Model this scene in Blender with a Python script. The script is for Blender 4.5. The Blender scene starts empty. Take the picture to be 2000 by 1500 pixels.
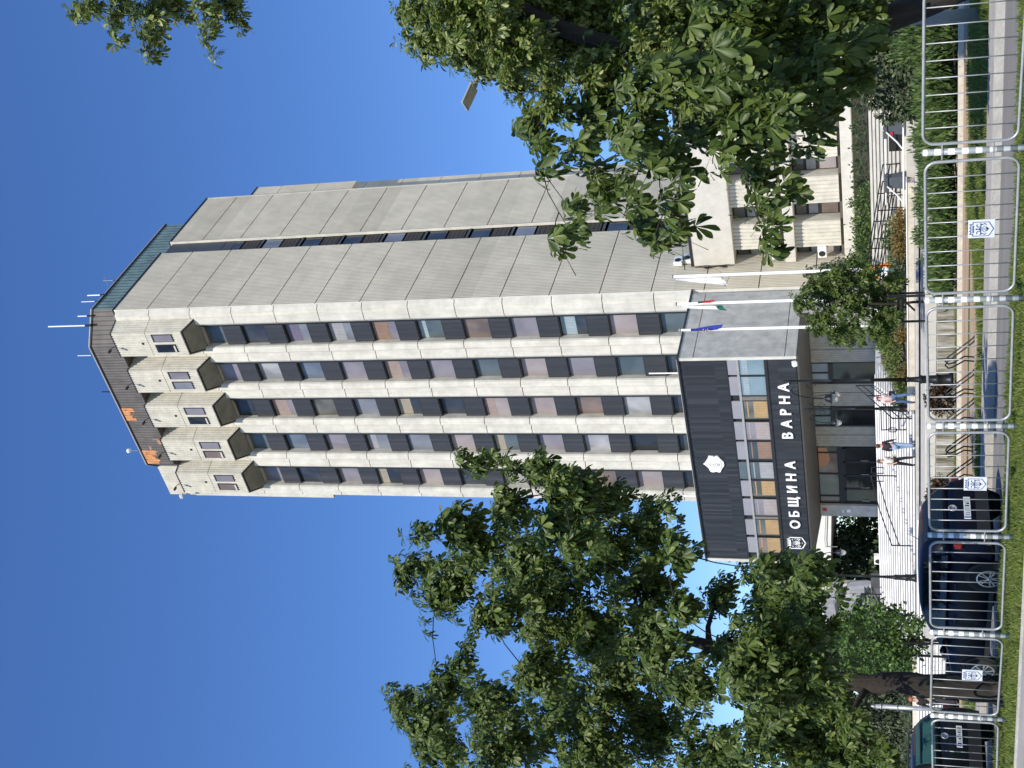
import bpy, math, random
import numpy as np
from mathutils import Vector, Matrix
PI = math.pi
R = math.radians
C = bpy.context.scene.collection
SC = bpy.context.scene

# ---------------------------------------------------------------- camera, sky, sun, exposure
# World: x runs along the facade to the right, y into the site, z up; the camera stands at the origin, ground about 1.5 m below.
CAM_F, CAM_PITCH, CAM_ROLL, CAM_YAW = 2400.6, 0.307347, -0.0116248, -0.6561018   # focal length in pixels of a 2000 px wide picture
fw = Vector((math.sin(CAM_YAW)*math.cos(CAM_PITCH), math.cos(CAM_YAW)*math.cos(CAM_PITCH), math.sin(CAM_PITCH)))
rt0 = Vector((math.cos(CAM_YAW), -math.sin(CAM_YAW), 0))
up0 = rt0.cross(fw)
cr, sr = math.cos(CAM_ROLL), math.sin(CAM_ROLL)
rt = rt0*cr + up0*sr
up = up0*cr - rt0*sr
cam = bpy.data.cameras.new("camera")
cam.sensor_fit = 'HORIZONTAL'
cam.sensor_width = 36.0
cam.lens = CAM_F/2000*36.0
cam.clip_start = 0.1
cam.clip_end = 5000
co = bpy.data.objects.new("camera", cam)
C.objects.link(co)
cx, cy, cz = -up, rt, -fw            # the phone was held sideways: picture-right is down
co.matrix_world = Matrix(((cx.x, cy.x, cz.x, 0), (cx.y, cy.y, cz.y, 0), (cx.z, cy.z, cz.z, 0), (0, 0, 0, 1)))
SC.camera = co

SUN_AZ, SUN_EL = 23.0, 47.4          # sun behind the viewer, 23 degrees to the right of the facade normal
sdir = Vector((math.sin(R(SUN_AZ))*math.cos(R(SUN_EL)), -math.cos(R(SUN_AZ))*math.cos(R(SUN_EL)), math.sin(R(SUN_EL))))
world = bpy.data.worlds.new("World")
SC.world = world
world.use_nodes = True
wn, wl = world.node_tree.nodes, world.node_tree.links
wn.clear()
sky = wn.new('ShaderNodeTexSky')
sky.sky_type = 'NISHITA'
sky.sun_disc = False
sky.sun_elevation = R(SUN_EL)
sky.sun_rotation = math.atan2(sdir.x, sdir.y)
sky.altitude = 0
sky.air_density = 1.0
sky.dust_density = 0.0
sky.ozone_density = 6.0
bg = wn.new('ShaderNodeBackground')
bg.inputs['Strength'].default_value = 0.134
wo = wn.new('ShaderNodeOutputWorld')
hs = wn.new('ShaderNodeHueSaturation')
hs.inputs['Hue'].default_value = 0.509
hs.inputs['Saturation'].default_value = 1.14
wl.new(sky.outputs['Color'], hs.inputs['Color'])
wl.new(hs.outputs['Color'], bg.inputs['Color'])
wl.new(bg.outputs['Background'], wo.inputs['Surface'])
sun = bpy.data.lights.new("sun", 'SUN')
sun.energy = 4.3
sun.angle = R(0.5)
sun.color = (1.0, 0.935, 0.82)
so = bpy.data.objects.new("sun", sun)
so.rotation_euler = (-sdir).to_track_quat('-Z', 'Y').to_euler()
so.location = sdir*120
C.objects.link(so)
SC.view_settings.view_transform = 'Standard'
SC.view_settings.look = 'None'
SC.view_settings.gamma = 1.0
SC.view_settings.exposure = 0.42
SC.view_settings.use_curve_mapping = False
SC.cycles.max_bounces = 6
SC.cycles.diffuse_bounces = 3
SC.cycles.glossy_bounces = 3
SC.cycles.transmission_bounces = 4
SC.cycles.transparent_max_bounces = 8
SC.cycles.caustics_reflective = False
SC.cycles.caustics_refractive = False

# ---------------------------------------------------------------- object helpers
OFF = {}

def tag(o, label=None, cat=None, group=None, kind=None):
    if label: o['label'] = label
    if cat: o['category'] = cat
    if group: o['group'] = group
    if kind: o['kind'] = kind
    return o

def thing(name, label, cat, loc=(0, 0, 0), group=None):
    o = bpy.data.objects.new(name, None)
    o.empty_display_size = 0.2
    C.objects.link(o)
    o.location = loc
    OFF[o.name] = Vector(loc)
    return tag(o, label, cat, group)

class MB:
    def __init__(s):
        s.v, s.f, s.m = [], [], []
    def add(s, vs, fs, m=0):
        b = len(s.v)
        s.v += [tuple(p) for p in vs]
        s.f += [tuple(b+i for i in q) for q in fs]
        s.m += [m]*len(fs)
        return s
    def box(s, x0, x1, y0, y1, z0, z1, m=0):
        if x0 > x1: x0, x1 = x1, x0
        if y0 > y1: y0, y1 = y1, y0
        if z0 > z1: z0, z1 = z1, z0
        return s.hexa([(x0,y0,z0),(x1,y0,z0),(x1,y1,z0),(x0,y1,z0),(x0,y0,z1),(x1,y0,z1),(x1,y1,z1),(x0,y1,z1)], m)
    def hexa(s, p, m=0):
        return s.add(p, [(0,3,2,1),(4,5,6,7),(0,1,5,4),(1,2,6,5),(2,3,7,6),(3,0,4,7)], m)
    def obox(s, c, dx, dy, dz, m=0):
        c, dx, dy, dz = Vector(c), Vector(dx)/2, Vector(dy)/2, Vector(dz)/2
        return s.hexa([c-dx-dy-dz, c+dx-dy-dz, c+dx+dy-dz, c-dx+dy-dz, c-dx-dy+dz, c+dx-dy+dz, c+dx+dy+dz, c-dx+dy+dz], m)
    def loft(s, rings, closed=True, caps=True, m=0):
        n = len(rings[0])
        vs = [p for r in rings for p in r]
        fs = []
        for k in range(len(rings)-1):
            for i in range(n if closed else n-1):
                j = (i+1) % n
                fs.append((k*n+i, k*n+j, (k+1)*n+j, (k+1)*n+i))
        if caps and closed:
            fs.append(tuple(range(n-1, -1, -1)))
            fs.append(tuple((len(rings)-1)*n+i for i in range(n)))
        return s.add(vs, fs, m)
    def prism(s, poly, z0, z1, m=0):
        return s.loft([[(x, y, z0) for x, y in poly], [(x, y, z1) for x, y in poly]], m=m)
    def slab(s, poly, y0, y1, m=0):      # outline in x/z, thickness in y
        return s.loft([[(x, y0, z) for x, z in poly], [(x, y1, z) for x, z in poly]], m=m)
    def tube(s, pts, r, n=8, m=0, caps=True):
        pts = [Vector(p) for p in pts]
        rr = r if isinstance(r, (list, tuple)) else [r]*len(pts)
        rings = []
        ref = None
        for i, p in enumerate(pts):
            a = pts[max(i-1, 0)]
            b = pts[min(i+1, len(pts)-1)]
            t = (b-a)
            t = t.normalized() if t.length > 1e-9 else Vector((0, 0, 1))
            if ref is None:
                ref = Vector((0, 0, 1)) if abs(t.z) < .9 else Vector((1, 0, 0))
            u = (ref - t*ref.dot(t))
            u = u.normalized() if u.length > 1e-6 else t.orthogonal().normalized()
            ref = u
            w = t.cross(u)
            rings.append([p + (u*math.cos(2*PI*k/n) + w*math.sin(2*PI*k/n))*rr[i] for k in range(n)])
        return s.loft(rings, caps=caps, m=m)
    def lathe(s, prof, c=(0, 0, 0), n=16, m=0, axis='z'):
        rings = []
        for r, z in prof:
            ring = []
            for k in range(n):
                a = 2*PI*k/n
                p = (r*math.cos(a), r*math.sin(a), z)
                if axis == 'y': p = (p[0], p[2], p[1])
                if axis == 'x': p = (p[2], p[0], p[1])
                ring.append((p[0]+c[0], p[1]+c[1], p[2]+c[2]))
            rings.append(ring)
        return s.loft(rings, m=m)
    def ell(s, c, rx, ry, rz, n=12, k=8, m=0):
        prof = [(max(math.sin(PI*i/k), 1e-3), -math.cos(PI*i/k)) for i in range(k+1)]
        rings = [[(c[0]+rx*r*math.cos(2*PI*j/n), c[1]+ry*r*math.sin(2*PI*j/n), c[2]+rz*z) for j in range(n)] for r, z in prof]
        return s.loft(rings, m=m)
    def ribbon(s, pts, w, y, m=0):       # flat line drawing in an x/z plane at depth y
        for a, b in zip(pts[:-1], pts[1:]):
            a, b = Vector(a), Vector(b)
            d = (b-a)
            if d.length < 1e-6: continue
            n = Vector((-d.y, d.x)).normalized()*w/2
            e = d.normalized()*w*.3
            q = [a-e+n, b+e+n, b+e-n, a-e-n]
            s.add([(p.x, y, p.y) for p in q], [(3, 2, 1, 0)], m)
        return s
    def build(s, name, mats, parent=None, smooth=False, loc=None):
        me = bpy.data.meshes.new(name)
        off = Vector((0, 0, 0))
        if parent is not None: off = OFF[parent.name]
        elif loc is not None: off = Vector(loc)
        me.from_pydata([(p[0]-off.x, p[1]-off.y, p[2]-off.z) for p in s.v], [], s.f)
        if not isinstance(mats, (list, tuple)): mats = [mats]
        for q in mats: me.materials.append(q)
        if len(mats) > 1: me.polygons.foreach_set('material_index', s.m)
        if smooth: me.polygons.foreach_set('use_smooth', [True]*len(s.f))
        me.update()
        return link(name, me, parent, off)

def link(name, me, parent=None, off=Vector((0, 0, 0))):
    o = bpy.data.objects.new(name, me)
    C.objects.link(o)
    if parent is not None:
        o.parent = parent
        OFF[o.name] = OFF[parent.name]
    else:
        o.location = off
        OFF[o.name] = Vector(off)
    return o

def recalc(o):
    import bmesh
    bm = bmesh.new()
    bm.from_mesh(o.data)
    bmesh.ops.recalc_face_normals(bm, faces=bm.faces)
    bm.to_mesh(o.data)
    bm.free()
    return o

def bevel(o, w, seg=2):
    md = o.modifiers.new('edge', 'BEVEL')
    md.width = w
    md.segments = seg
    md.limit_method = 'ANGLE'
    return o

def copy_tree(o, parent=None):
    c = o.copy()
    C.objects.link(c)
    c.parent = parent
    OFF[c.name] = OFF.get(o.name, Vector((0, 0, 0)))
    for ch in list(o.children):
        copy_tree(ch, c)
    return c

def struct(o):
    o['kind'] = 'structure'
    return o

# ---------------------------------------------------------------- materials
MATS = {}

def mat(name, col, rough=.7, var=.18, scale=3.0, bump=0.0, bscale=None, metal=0.0, spec=.4, streak=0.0, dirt=(.12, .11, .09),
        rib=None, panel=None, coat=0.0, squash=None, col2=None, blot=None):
    if name in MATS: return MATS[name]
    m = bpy.data.materials.new(name)
    MATS[name] = m
    m.use_nodes = True
    N, L = m.node_tree.nodes, m.node_tree.links
    b = N['Principled BSDF']
    b.inputs['Roughness'].default_value = rough
    b.inputs['Metallic'].default_value = metal
    b.inputs['Specular IOR Level'].default_value = spec
    if coat:
        b.inputs['Coat Weight'].default_value = coat
        b.inputs['Coat Roughness'].default_value = .04
    tc = N.new('ShaderNodeTexCoord')
    mp = N.new('ShaderNodeMapping')
    L.new(tc.outputs['Object'], mp.inputs['Vector'])
    if squash: mp.inputs['Scale'].default_value = squash
    nz = N.new('ShaderNodeTexNoise')
    nz.inputs['Scale'].default_value = scale
    nz.inputs['Detail'].default_value = 7
    nz.inputs['Roughness'].default_value = .62
    L.new(mp.outputs['Vector'], nz.inputs['Vector'])
    rp = N.new('ShaderNodeValToRGB')
    rp.color_ramp.elements[0].position = .3
    rp.color_ramp.elements[1].position = .7
    c2 = col2 or tuple(min(1, c*(1+var)) for c in col)
    rp.color_ramp.elements[0].color = (*[c*(1-var) for c in col], 1)
    rp.color_ramp.elements[1].color = (*c2, 1)
    L.new(nz.outputs['Fac'], rp.inputs['Fac'])
    cur = rp.outputs['Color']
    if streak:
        m2 = N.new('ShaderNodeMapping')
        m2.inputs['Scale'].default_value = (2.2, 2.2, .16)
        L.new(tc.outputs['Object'], m2.inputs['Vector'])
        n2 = N.new('ShaderNodeTexNoise')
        n2.inputs['Scale'].default_value = 1.6
        n2.inputs['Detail'].default_value = 6
        n2.inputs['Roughness'].default_value = .7
        L.new(m2.outputs['Vector'], n2.inputs['Vector'])
        r2 = N.new('ShaderNodeValToRGB')
        r2.color_ramp.elements[0].position = .48 if streak < .9 else .36
        r2.color_ramp.elements[1].position = .78 if streak < .9 else .58
        r2.color_ramp.elements[0].color = (0, 0, 0, 1)
        r2.color_ramp.elements[1].color = (streak, streak, streak, 1)
        L.new(n2.outputs['Fac'], r2.inputs['Fac'])
        mx = N.new('ShaderNodeMix')
        mx.data_type = 'RGBA'
        L.new(r2.outputs['Color'], mx.inputs['Factor'])
        L.new(cur, mx.inputs['A'])
        mx.inputs['B'].default_value = (*dirt, 1)
        cur = mx.outputs['Result']
    if blot:                              # blotches of another colour: (colour, scale, threshold)
        n3 = N.new('ShaderNodeTexNoise')
        n3.inputs['Scale'].default_value = blot[1]
        n3.inputs['Detail'].default_value = 5
        L.new(tc.outputs['Object'], n3.inputs['Vector'])
        r3 = N.new('ShaderNodeValToRGB')
        r3.color_ramp.elements[0].position = blot[2]
        r3.color_ramp.elements[1].position = blot[2]+.1
        L.new(n3.outputs['Fac'], r3.inputs['Fac'])
        mx = N.new('ShaderNodeMix')
        mx.data_type = 'RGBA'
        L.new(r3.outputs['Color'], mx.inputs['Factor'])
        L.new(cur, mx.inputs['A'])
        mx.inputs['B'].default_value = (*blot[0], 1)
        cur = mx.outputs['Result']
    if panel:                             # every cast slab has its own tone: (axis, split, height, offset, amount)
        sp = N.new('ShaderNodeSeparateXYZ'); L.new(tc.outputs['Object'], sp.inputs['Vector'])
        g1 = N.new('ShaderNodeMath'); g1.operation = 'GREATER_THAN'; L.new(sp.outputs[panel[0]], g1.inputs[0]); g1.inputs[1].default_value = panel[1]
        g2 = N.new('ShaderNodeMath'); g2.operation = 'MULTIPLY_ADD'; L.new(sp.outputs[2], g2.inputs[0]); g2.inputs[1].default_value = 1/panel[2]; g2.inputs[2].default_value = panel[3]
        g3 = N.new('ShaderNodeMath'); g3.operation = 'FLOOR'; L.new(g2.outputs[0], g3.inputs[0])
        cb = N.new('ShaderNodeCombineXYZ'); L.new(g1.outputs[0], cb.inputs[0]); L.new(g3.outputs[0], cb.inputs[1])
        wn2 = N.new('ShaderNodeTexWhiteNoise'); L.new(cb.outputs[0], wn2.inputs['Vector'])
        r5 = N.new('ShaderNodeMapRange'); r5.inputs['To Min'].default_value = 1-panel[4]; r5.inputs['To Max'].default_value = 1
        L.new(wn2.outputs['Value'], r5.inputs['Value'])
        mx = N.new('ShaderNodeMix'); mx.data_type = 'RGBA'; mx.blend_type = 'MULTIPLY'; mx.inputs['Factor'].default_value = 1
        L.new(cur, mx.inputs['A']); L.new(r5.outputs['Result'], mx.inputs['B'])
        cur = mx.outputs['Result']
    hgt = None
    if rib:                               # vertical grooves: (axis, pitch, groove shade put into the colour, bump)
        sp = N.new('ShaderNodeSeparateXYZ')
        L.new(tc.outputs['Object'], sp.inputs['Vector'])
        mu = N.new('ShaderNodeMath'); mu.operation = 'MULTIPLY'
        L.new(sp.outputs[rib[0]], mu.inputs[0]); mu.inputs[1].default_value = 2*PI/rib[1]
        si = N.new('ShaderNodeMath'); si.operation = 'SINE'
        L.new(mu.outputs[0], si.inputs[0])
        mr = N.new('ShaderNodeMapRange')
        mr.inputs['From Min'].default_value = -1
        mr.inputs['From Max'].default_value = -.2
        L.new(si.outputs[0], mr.inputs['Value'])
        hgt = mr.outputs['Result']
        if rib[2]:
            r4 = N.new('ShaderNodeMapRange')
            r4.inputs['To Min'].default_value = 1-rib[2]
            L.new(hgt, r4.inputs['Value'])
            mx = N.new('ShaderNodeMix')
            mx.data_type = 'RGBA'; mx.blend_type = 'MULTIPLY'
            mx.inputs['Factor'].default_value = 1
            L.new(cur, mx.inputs['A'])
            L.new(r4.outputs['Result'], mx.inputs['B'])
            cur = mx.outputs['Result']
    L.new(cur, b.inputs['Base Color'])
    if bump or hgt:
        bp = N.new('ShaderNodeBump')
        bp.inputs['Strength'].default_value = rib[3] if hgt else bump
        bp.inputs['Distance'].default_value = .03
        if hgt:
            L.new(hgt, bp.inputs['Height'])
        else:
            n4 = N.new('ShaderNodeTexNoise')
            n4.inputs['Scale'].default_value = bscale or scale*6
            n4.inputs['Detail'].default_value = 6
            L.new(mp.outputs['Vector'], n4.inputs['Vector'])
            L.new(n4.outputs['Fac'], bp.inputs['Height'])
        L.new(bp.outputs['Normal'], b.inputs['Normal'])
    return m

def board_mat(name, col, axis, pitch, var, rough=.5, zcut=1.9, spec=.5):
    """dark boards: every board of its own slightly different tone, cut to lengths"""
    m = bpy.data.materials.new(name)
    m.use_nodes = True
    N, L = m.node_tree.nodes, m.node_tree.links
    b = N['Principled BSDF']
    b.inputs['Roughness'].default_value = rough
    b.inputs['Specular IOR Level'].default_value = spec
    tc = N.new('ShaderNodeTexCoord')
    sp = N.new('ShaderNodeSeparateXYZ')
    L.new(tc.outputs['Object'], sp.inputs['Vector'])
    def fl(sock, k):
        d = N.new('ShaderNodeMath'); d.operation = 'DIVIDE'
        L.new(sock, d.inputs[0]); d.inputs[1].default_value = k
        f = N.new('ShaderNodeMath'); f.operation = 'FLOOR'
        L.new(d.outputs[0], f.inputs[0])
        return f.outputs[0], d.outputs[0]
    a, araw = fl(sp.outputs[axis], pitch)
    z, _ = fl(sp.outputs[2], zcut)
    cb = N.new('ShaderNodeCombineXYZ')
    L.new(a, cb.inputs[0]); L.new(z, cb.inputs[1])
    wn_ = N.new('ShaderNodeTexWhiteNoise')
    L.new(cb.outputs[0], wn_.inputs['Vector'])
    rp = N.new('ShaderNodeValToRGB')
    rp.color_ramp.elements[0].color = (*[c*(1-var) for c in col], 1)
    rp.color_ramp.elements[1].color = (*[c*(1+var) for c in col], 1)
    e = rp.color_ramp.elements.new(.8)
    e.color = (*col, 1)
    L.new(wn_.outputs['Value'], rp.inputs['Fac'])
    n2 = N.new('ShaderNodeTexNoise'); n2.inputs['Scale'].default_value = 3
    m2 = N.new('ShaderNodeMapping'); m2.inputs['Scale'].default_value = (9, 9, .35)
    L.new(tc.outputs['Object'], m2.inputs['Vector']); L.new(m2.outputs['Vector'], n2.inputs['Vector'])
    n2.inputs['Detail'].default_value = 5
    r2 = N.new('ShaderNodeMapRange'); r2.inputs['To Min'].default_value = .55; r2.inputs['To Max'].default_value = 1.5
    L.new(n2.outputs['Fac'], r2.inputs['Value'])
    mx = N.new('ShaderNodeMix'); mx.data_type = 'RGBA'; mx.blend_type = 'MULTIPLY'; mx.inputs['Factor'].default_value = 1
    L.new(rp.outputs['Color'], mx.inputs['A']); L.new(r2.outputs['Result'], mx.inputs['B'])
    L.new(mx.outputs['Result'], b.inputs['Base Color'])
    fr = N.new('ShaderNodeMath'); fr.operation = 'FRACT'
    L.new(araw, fr.inputs[0])
    gt = N.new('ShaderNodeMath'); gt.operation = 'GREATER_THAN'; gt.inputs[1].default_value = .14
    L.new(fr.outputs[0], gt.inputs[0])
    bp = N.new('ShaderNodeBump'); bp.inputs['Strength'].default_value = .5; bp.inputs['Distance'].default_value = .02
    L.new(gt.outputs[0], bp.inputs['Height']); L.new(bp.outputs['Normal'], b.inputs['Normal'])
    MATS[name] = m
    return m

def band_mat(name, a, b_, pitch, phase=0.0):
    """post paint: reflective white bands round a grey tube"""
    m = bpy.data.materials.new(name)
    m.use_nodes = True
    N, L = m.node_tree.nodes, m.node_tree.links
    b = N['Principled BSDF']
    b.inputs['Roughness'].default_value = .4
    tc = N.new('ShaderNodeTexCoord'); sp = N.new('ShaderNodeSeparateXYZ')
    L.new(tc.outputs['Object'], sp.inputs['Vector'])
    d = N.new('ShaderNodeMath'); d.operation = 'MULTIPLY_ADD'
    L.new(sp.outputs[2], d.inputs[0]); d.inputs[1].default_value = 1/pitch; d.inputs[2].default_value = phase
    f = N.new('ShaderNodeMath'); f.operation = 'FRACT'; L.new(d.outputs[0], f.inputs[0])
    g = N.new('ShaderNodeMath'); g.operation = 'GREATER_THAN'; L.new(f.outputs[0], g.inputs[0]); g.inputs[1].default_value = .52
    nz = N.new('ShaderNodeTexNoise'); nz.inputs['Scale'].default_value = 14; nz.inputs['Detail'].default_value = 5
    L.new(tc.outputs['Object'], nz.inputs['Vector'])
    rp = N.new('ShaderNodeMapRange'); rp.inputs['To Min'].default_value = .75; rp.inputs['To Max'].default_value = 1.2
    L.new(nz.outputs['Fac'], rp.inputs['Value'])
    mx = N.new('ShaderNodeMix'); mx.data_type = 'RGBA'
    L.new(g.outputs[0], mx.inputs['Factor']); mx.inputs['A'].default_value = (*a, 1); mx.inputs['B'].default_value = (*b_, 1)
    m3 = N.new('ShaderNodeMix'); m3.data_type = 'RGBA'; m3.blend_type = 'MULTIPLY'; m3.inputs['Factor'].default_value = 1
    L.new(mx.outputs['Result'], m3.inputs['A']); L.new(rp.outputs['Result'], m3.inputs['B'])
    L.new(m3.outputs['Result'], b.inputs['Base Color'])
    return m

def leaf_mat(name, c0, c1, c2, trans=.3, rough=.42, spec=.45, tcol=None):
    m = bpy.data.materials.new(name)
    m.use_nodes = True
    N, L = m.node_tree.nodes, m.node_tree.links
    b = N['Principled BSDF']
    b.inputs['Roughness'].default_value = rough
    b.inputs['Specular IOR Level'].default_value = spec
    g = N.new('ShaderNodeNewGeometry')
    rp = N.new('ShaderNodeValToRGB')
    rp.color_ramp.elements[0].color = (*c0, 1)
    rp.color_ramp.elements[1].color = (*c2, 1)
    e = rp.color_ramp.elements.new(.55)
    e.color = (*c1, 1)
    L.new(g.outputs['Random Per Island'], rp.inputs['Fac'])
    L.new(rp.outputs['Color'], b.inputs['Base Color'])
    if trans:
        t = N.new('ShaderNodeBsdfTranslucent')
        mx = N.new('ShaderNodeMixShader')
        mx.inputs['Fac'].default_value = trans
        if tcol:
            t.inputs['Color'].default_value = (*tcol, 1)
        else:
            L.new(rp.outputs['Color'], t.inputs['Color'])
        out = N['Material Output']
        L.new(b.outputs[0], mx.inputs[1]); L.new(t.outputs[0], mx.inputs[2])
        L.new(mx.outputs[0], out.inputs['Surface'])
    MATS[name] = m
    return m

white_conc = mat('white_concrete', (.57, .55, .48), .75, .16, 1.2, .25, 14, streak=.55, dirt=(.33, .31, .26))
head_conc = mat('ribbed_white_concrete', (.56, .535, .455), .75, .16, 1.5, .2, 14, streak=.5, dirt=(.33, .31, .25))
side_conc = mat('ribbed_grey_concrete', (.74, .67, .52), .8, .12, .55, streak=.40, dirt=(.52, .48, .40), rib=(1, .19, .45, .3), panel=(1, 16.4, 3.52, .32, .16))
grey_conc = mat('smooth_grey_concrete', (.42, .42, .39), .8, .24, 1.3, .2, 12, streak=.35, dirt=(.28, .28, .26))
pale_conc = mat('pale_concrete', (.54, .515, .45), .8, .12, 1.4, .25, 10, streak=.4, dirt=(.42, .40, .34))
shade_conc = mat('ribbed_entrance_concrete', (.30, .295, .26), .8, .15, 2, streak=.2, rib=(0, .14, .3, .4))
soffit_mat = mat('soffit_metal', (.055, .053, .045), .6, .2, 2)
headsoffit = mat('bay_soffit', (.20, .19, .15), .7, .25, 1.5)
cladding = board_mat('dark_cladding', (.026, .028, .031), 0, .15, .45)
spandrel_m = board_mat('spandrel_panel', (.038, .039, .042), 0, .2, .3, .45, 50)
dark_metal = mat('dark_metal', (.02, .021, .023), .45, .3, 5)
frame_m = mat('bronze_frame', (.022, .021, .02), .4, .3, 6)
roof_dark = mat('weathered_roof_sheet', (.12, .108, .098), .65, .3, .8, rib=(0, .26, .45, .5), streak=.35, dirt=(.25, .23, .21))
roof_teal = mat('teal_roof_sheet', (.17, .255, .25), .55, .3, .9, rib=(1, .42, .5, .6), streak=.3, dirt=(.08, .12, .11))
rust_m = mat('rusty_roof_sheet', (.62, .27, .11), .8, .25, 2, rib=(0, .26, .3, .5), blot=((.13, .12, .11), 2.6, .56))
slot_metal = mat('slot_blue_metal', (.055, .062, .07), .45, .15, 2, streak=.2)
black_iron = mat('black_iron', (.015, .015, .016), .45, .3, 8, metal=.3)
galv = mat('galvanised_steel', (.38, .39, .385), .42, .18, 9, metal=.35, spec=.5)
white_paint = mat('white_paint', (.80, .80, .78), .45, .06, 5)
grey_paint = mat('grey_paint', (.31, .31, .30), .5, .12, 5)
asphalt = mat('asphalt', (.17, .164, .155), .85, .2, .7, .4, 40, squash=(.35, 2.2, 1), blot=((.11, .108, .105), .5, .62))
pavem = mat('worn_pavement', (.30, .285, .265), .85, .22, 1.2, .4, 30)
tan_pave = mat('tan_paving', (.36, .255, .16), .85, .18, 1.0, .3, 20)
kerb_m = mat('kerb_stone', (.42, .405, .37), .85, .2, 2.5, .4, 20)
white_kerb = mat('limewashed_kerb', (.55, .51, .43), .85, .15, 6, .3, 20, blot=((.36, .33, .28), 9, .62))
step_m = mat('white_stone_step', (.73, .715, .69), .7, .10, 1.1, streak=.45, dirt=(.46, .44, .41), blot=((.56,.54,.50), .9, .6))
riser_m = mat('shaded_riser', (.30, .29, .275), .85, .2, 3)  # darker than the treads: nosing shadow and stained gap painted into one tone
tan_stone = mat('tan_stone', (.56, .50, .40), .8, .16, 2.0, .35, 18, streak=.4, dirt=(.36, .32, .26))
wall_stain = mat('stained_wall', (.52, .49, .42), .85, .25, 1.4, .4, 14, streak=.95, dirt=(.085, .072, .035))
soil = mat('soil', (.12, .10, .065), .95, .35, 2.5, .6, 20)
grass_base = mat('turf', (.045, .085, .02), .95, .35, 2.5, .6, 25)
bark = mat('bark', (.026, .022, .018), .95, .45, 7, .9, 26, squash=(1, 1, .25))
bark_l = mat('pale_bark', (.10, .085, .065), .95, .4, 7, .8, 26, squash=(1, 1, .3))
chest_leaf = leaf_mat('chestnut_leaf', (.040, .070, .012), (.078, .122, .022), (.145, .195, .042), .32, .45, .32)
chest_sun = leaf_mat('chestnut_leaf_sunlit', (.055, .09, .012), (.13, .185, .03), (.34, .37, .13), .38, .42, .4)  # lighter copy of the chestnut leaf, sunlight and highlights put into the colour
maple_leaf = leaf_mat('maple_leaf', (.035, .085, .018), (.07, .14, .026), (.15, .24, .05), .28, .5)
dark_leaf = leaf_mat('background_leaf', (.018, .035, .012), (.03, .055, .017), (.055, .085, .028), .15, .6)
grey_leaf = leaf_mat('olive_grey_leaf', (.05, .07, .035), (.085, .11, .055), (.14, .17, .10), .15, .6)
juniper = leaf_mat('juniper_spray', (.026, .056, .012), (.060, .11, .022), (.13, .19, .045), .12, .6)
cedar_m = leaf_mat('cedar_spray', (.030, .046, .020), (.065, .088, .040), (.125, .15, .075), .1, .65)
lime_leaf = leaf_mat('lime_green_leaf', (.06, .10, .015), (.10, .15, .025), (.16, .21, .045), .25, .6)
rust_leaf = leaf_mat('brown_bush_leaf', (.035, .028, .016), (.065, .045, .026), (.13, .075, .045), .12, .6)
amber_leaf = leaf_mat('amber_bush_leaf', (.11, .075, .02), (.18, .12, .03), (.26, .18, .05), .2, .6)
grass_blade = leaf_mat('grass_blade', (.085, .125, .022), (.135, .19, .035), (.27, .29, .09), .3, .6, .25)
# ---------------------------------------------------------------- ground, road, paving
def gz(x): return -1.5 + .0125*(x+10)          # the street falls gently to the left

def sheet(name, x0, x1, y0, y1, dz, m, th=None, nx=2):
    b = MB()
    xs = [x0+(x1-x0)*i/nx for i in range(nx+1)]
    for a, c in zip(xs[:-1], xs[1:]):
        za, zc = gz(a)+dz, gz(c)+dz
        if th:
            b.hexa([(a,y0,za-th),(c,y0,zc-th),(c,y1,zc-th),(a,y1,za-th),(a,y0,za),(c,y0,zc),(c,y1,zc),(a,y1,za)])
        else:
            b.add([(a,y0,za),(c,y0,zc),(c,y1,zc),(a,y1,za)], [(0,1,2,3)])
    return struct(b.build(name, m))

g = MB()
g.add([(-1500,-300,-2.9),(1500,-300,-2.9),(1500,2500,-2.9),(-1500,2500,-2.9)], [(0,1,2,3)])
struct(g.build('ground', soil))
sheet('near_pavement', -70, 30, 4, 12.02, .03, pavem, .2)
sheet('pavement_kerb', -70, 30, 12.024, 12.2, .05, kerb_m, .25)
sheet('near_verge', -70, 30, 12.204, 15.25, .0, grass_base, .3)
sheet('road', -70, 30, 15.254, 19.55, -.10, asphalt, .3)
sheet('road_kerb', -70, 30, 19.554, 19.75, .03, kerb_m, .3)
sheet('far_pavement', -70, 30, 19.754, 21.3, .024, pavem, .3)
sheet('far_verge', -70, 30, 21.304, 27.2, .0, grass_base, .3)
sheet('footpath', -70, 30, 27.204, 30.3, .01, tan_pave, .3)
sheet('path_joint', -70, 30, 28.7, 28.76, .014, soil)
sheet('bed_edge', -37.5, 30, 30.304, 30.62, .13, white_kerb, .4)
sheet('lower_bed', -37.5, 30, 30.624, 34.1, .0, soil, .4)
sheet('rack_apron', -24, -16.2, 22.6, 26.4, .006, tan_pave)

def wallthing(name, label, boxes, m, cat='wall', w=.015):
    b = MB()
    for q in boxes: b.box(*q)
    o = b.build(name, m, loc=(boxes[0][0], boxes[0][2], boxes[0][4]))
    bevel(o, w)
    return tag(o, label, cat)

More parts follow.
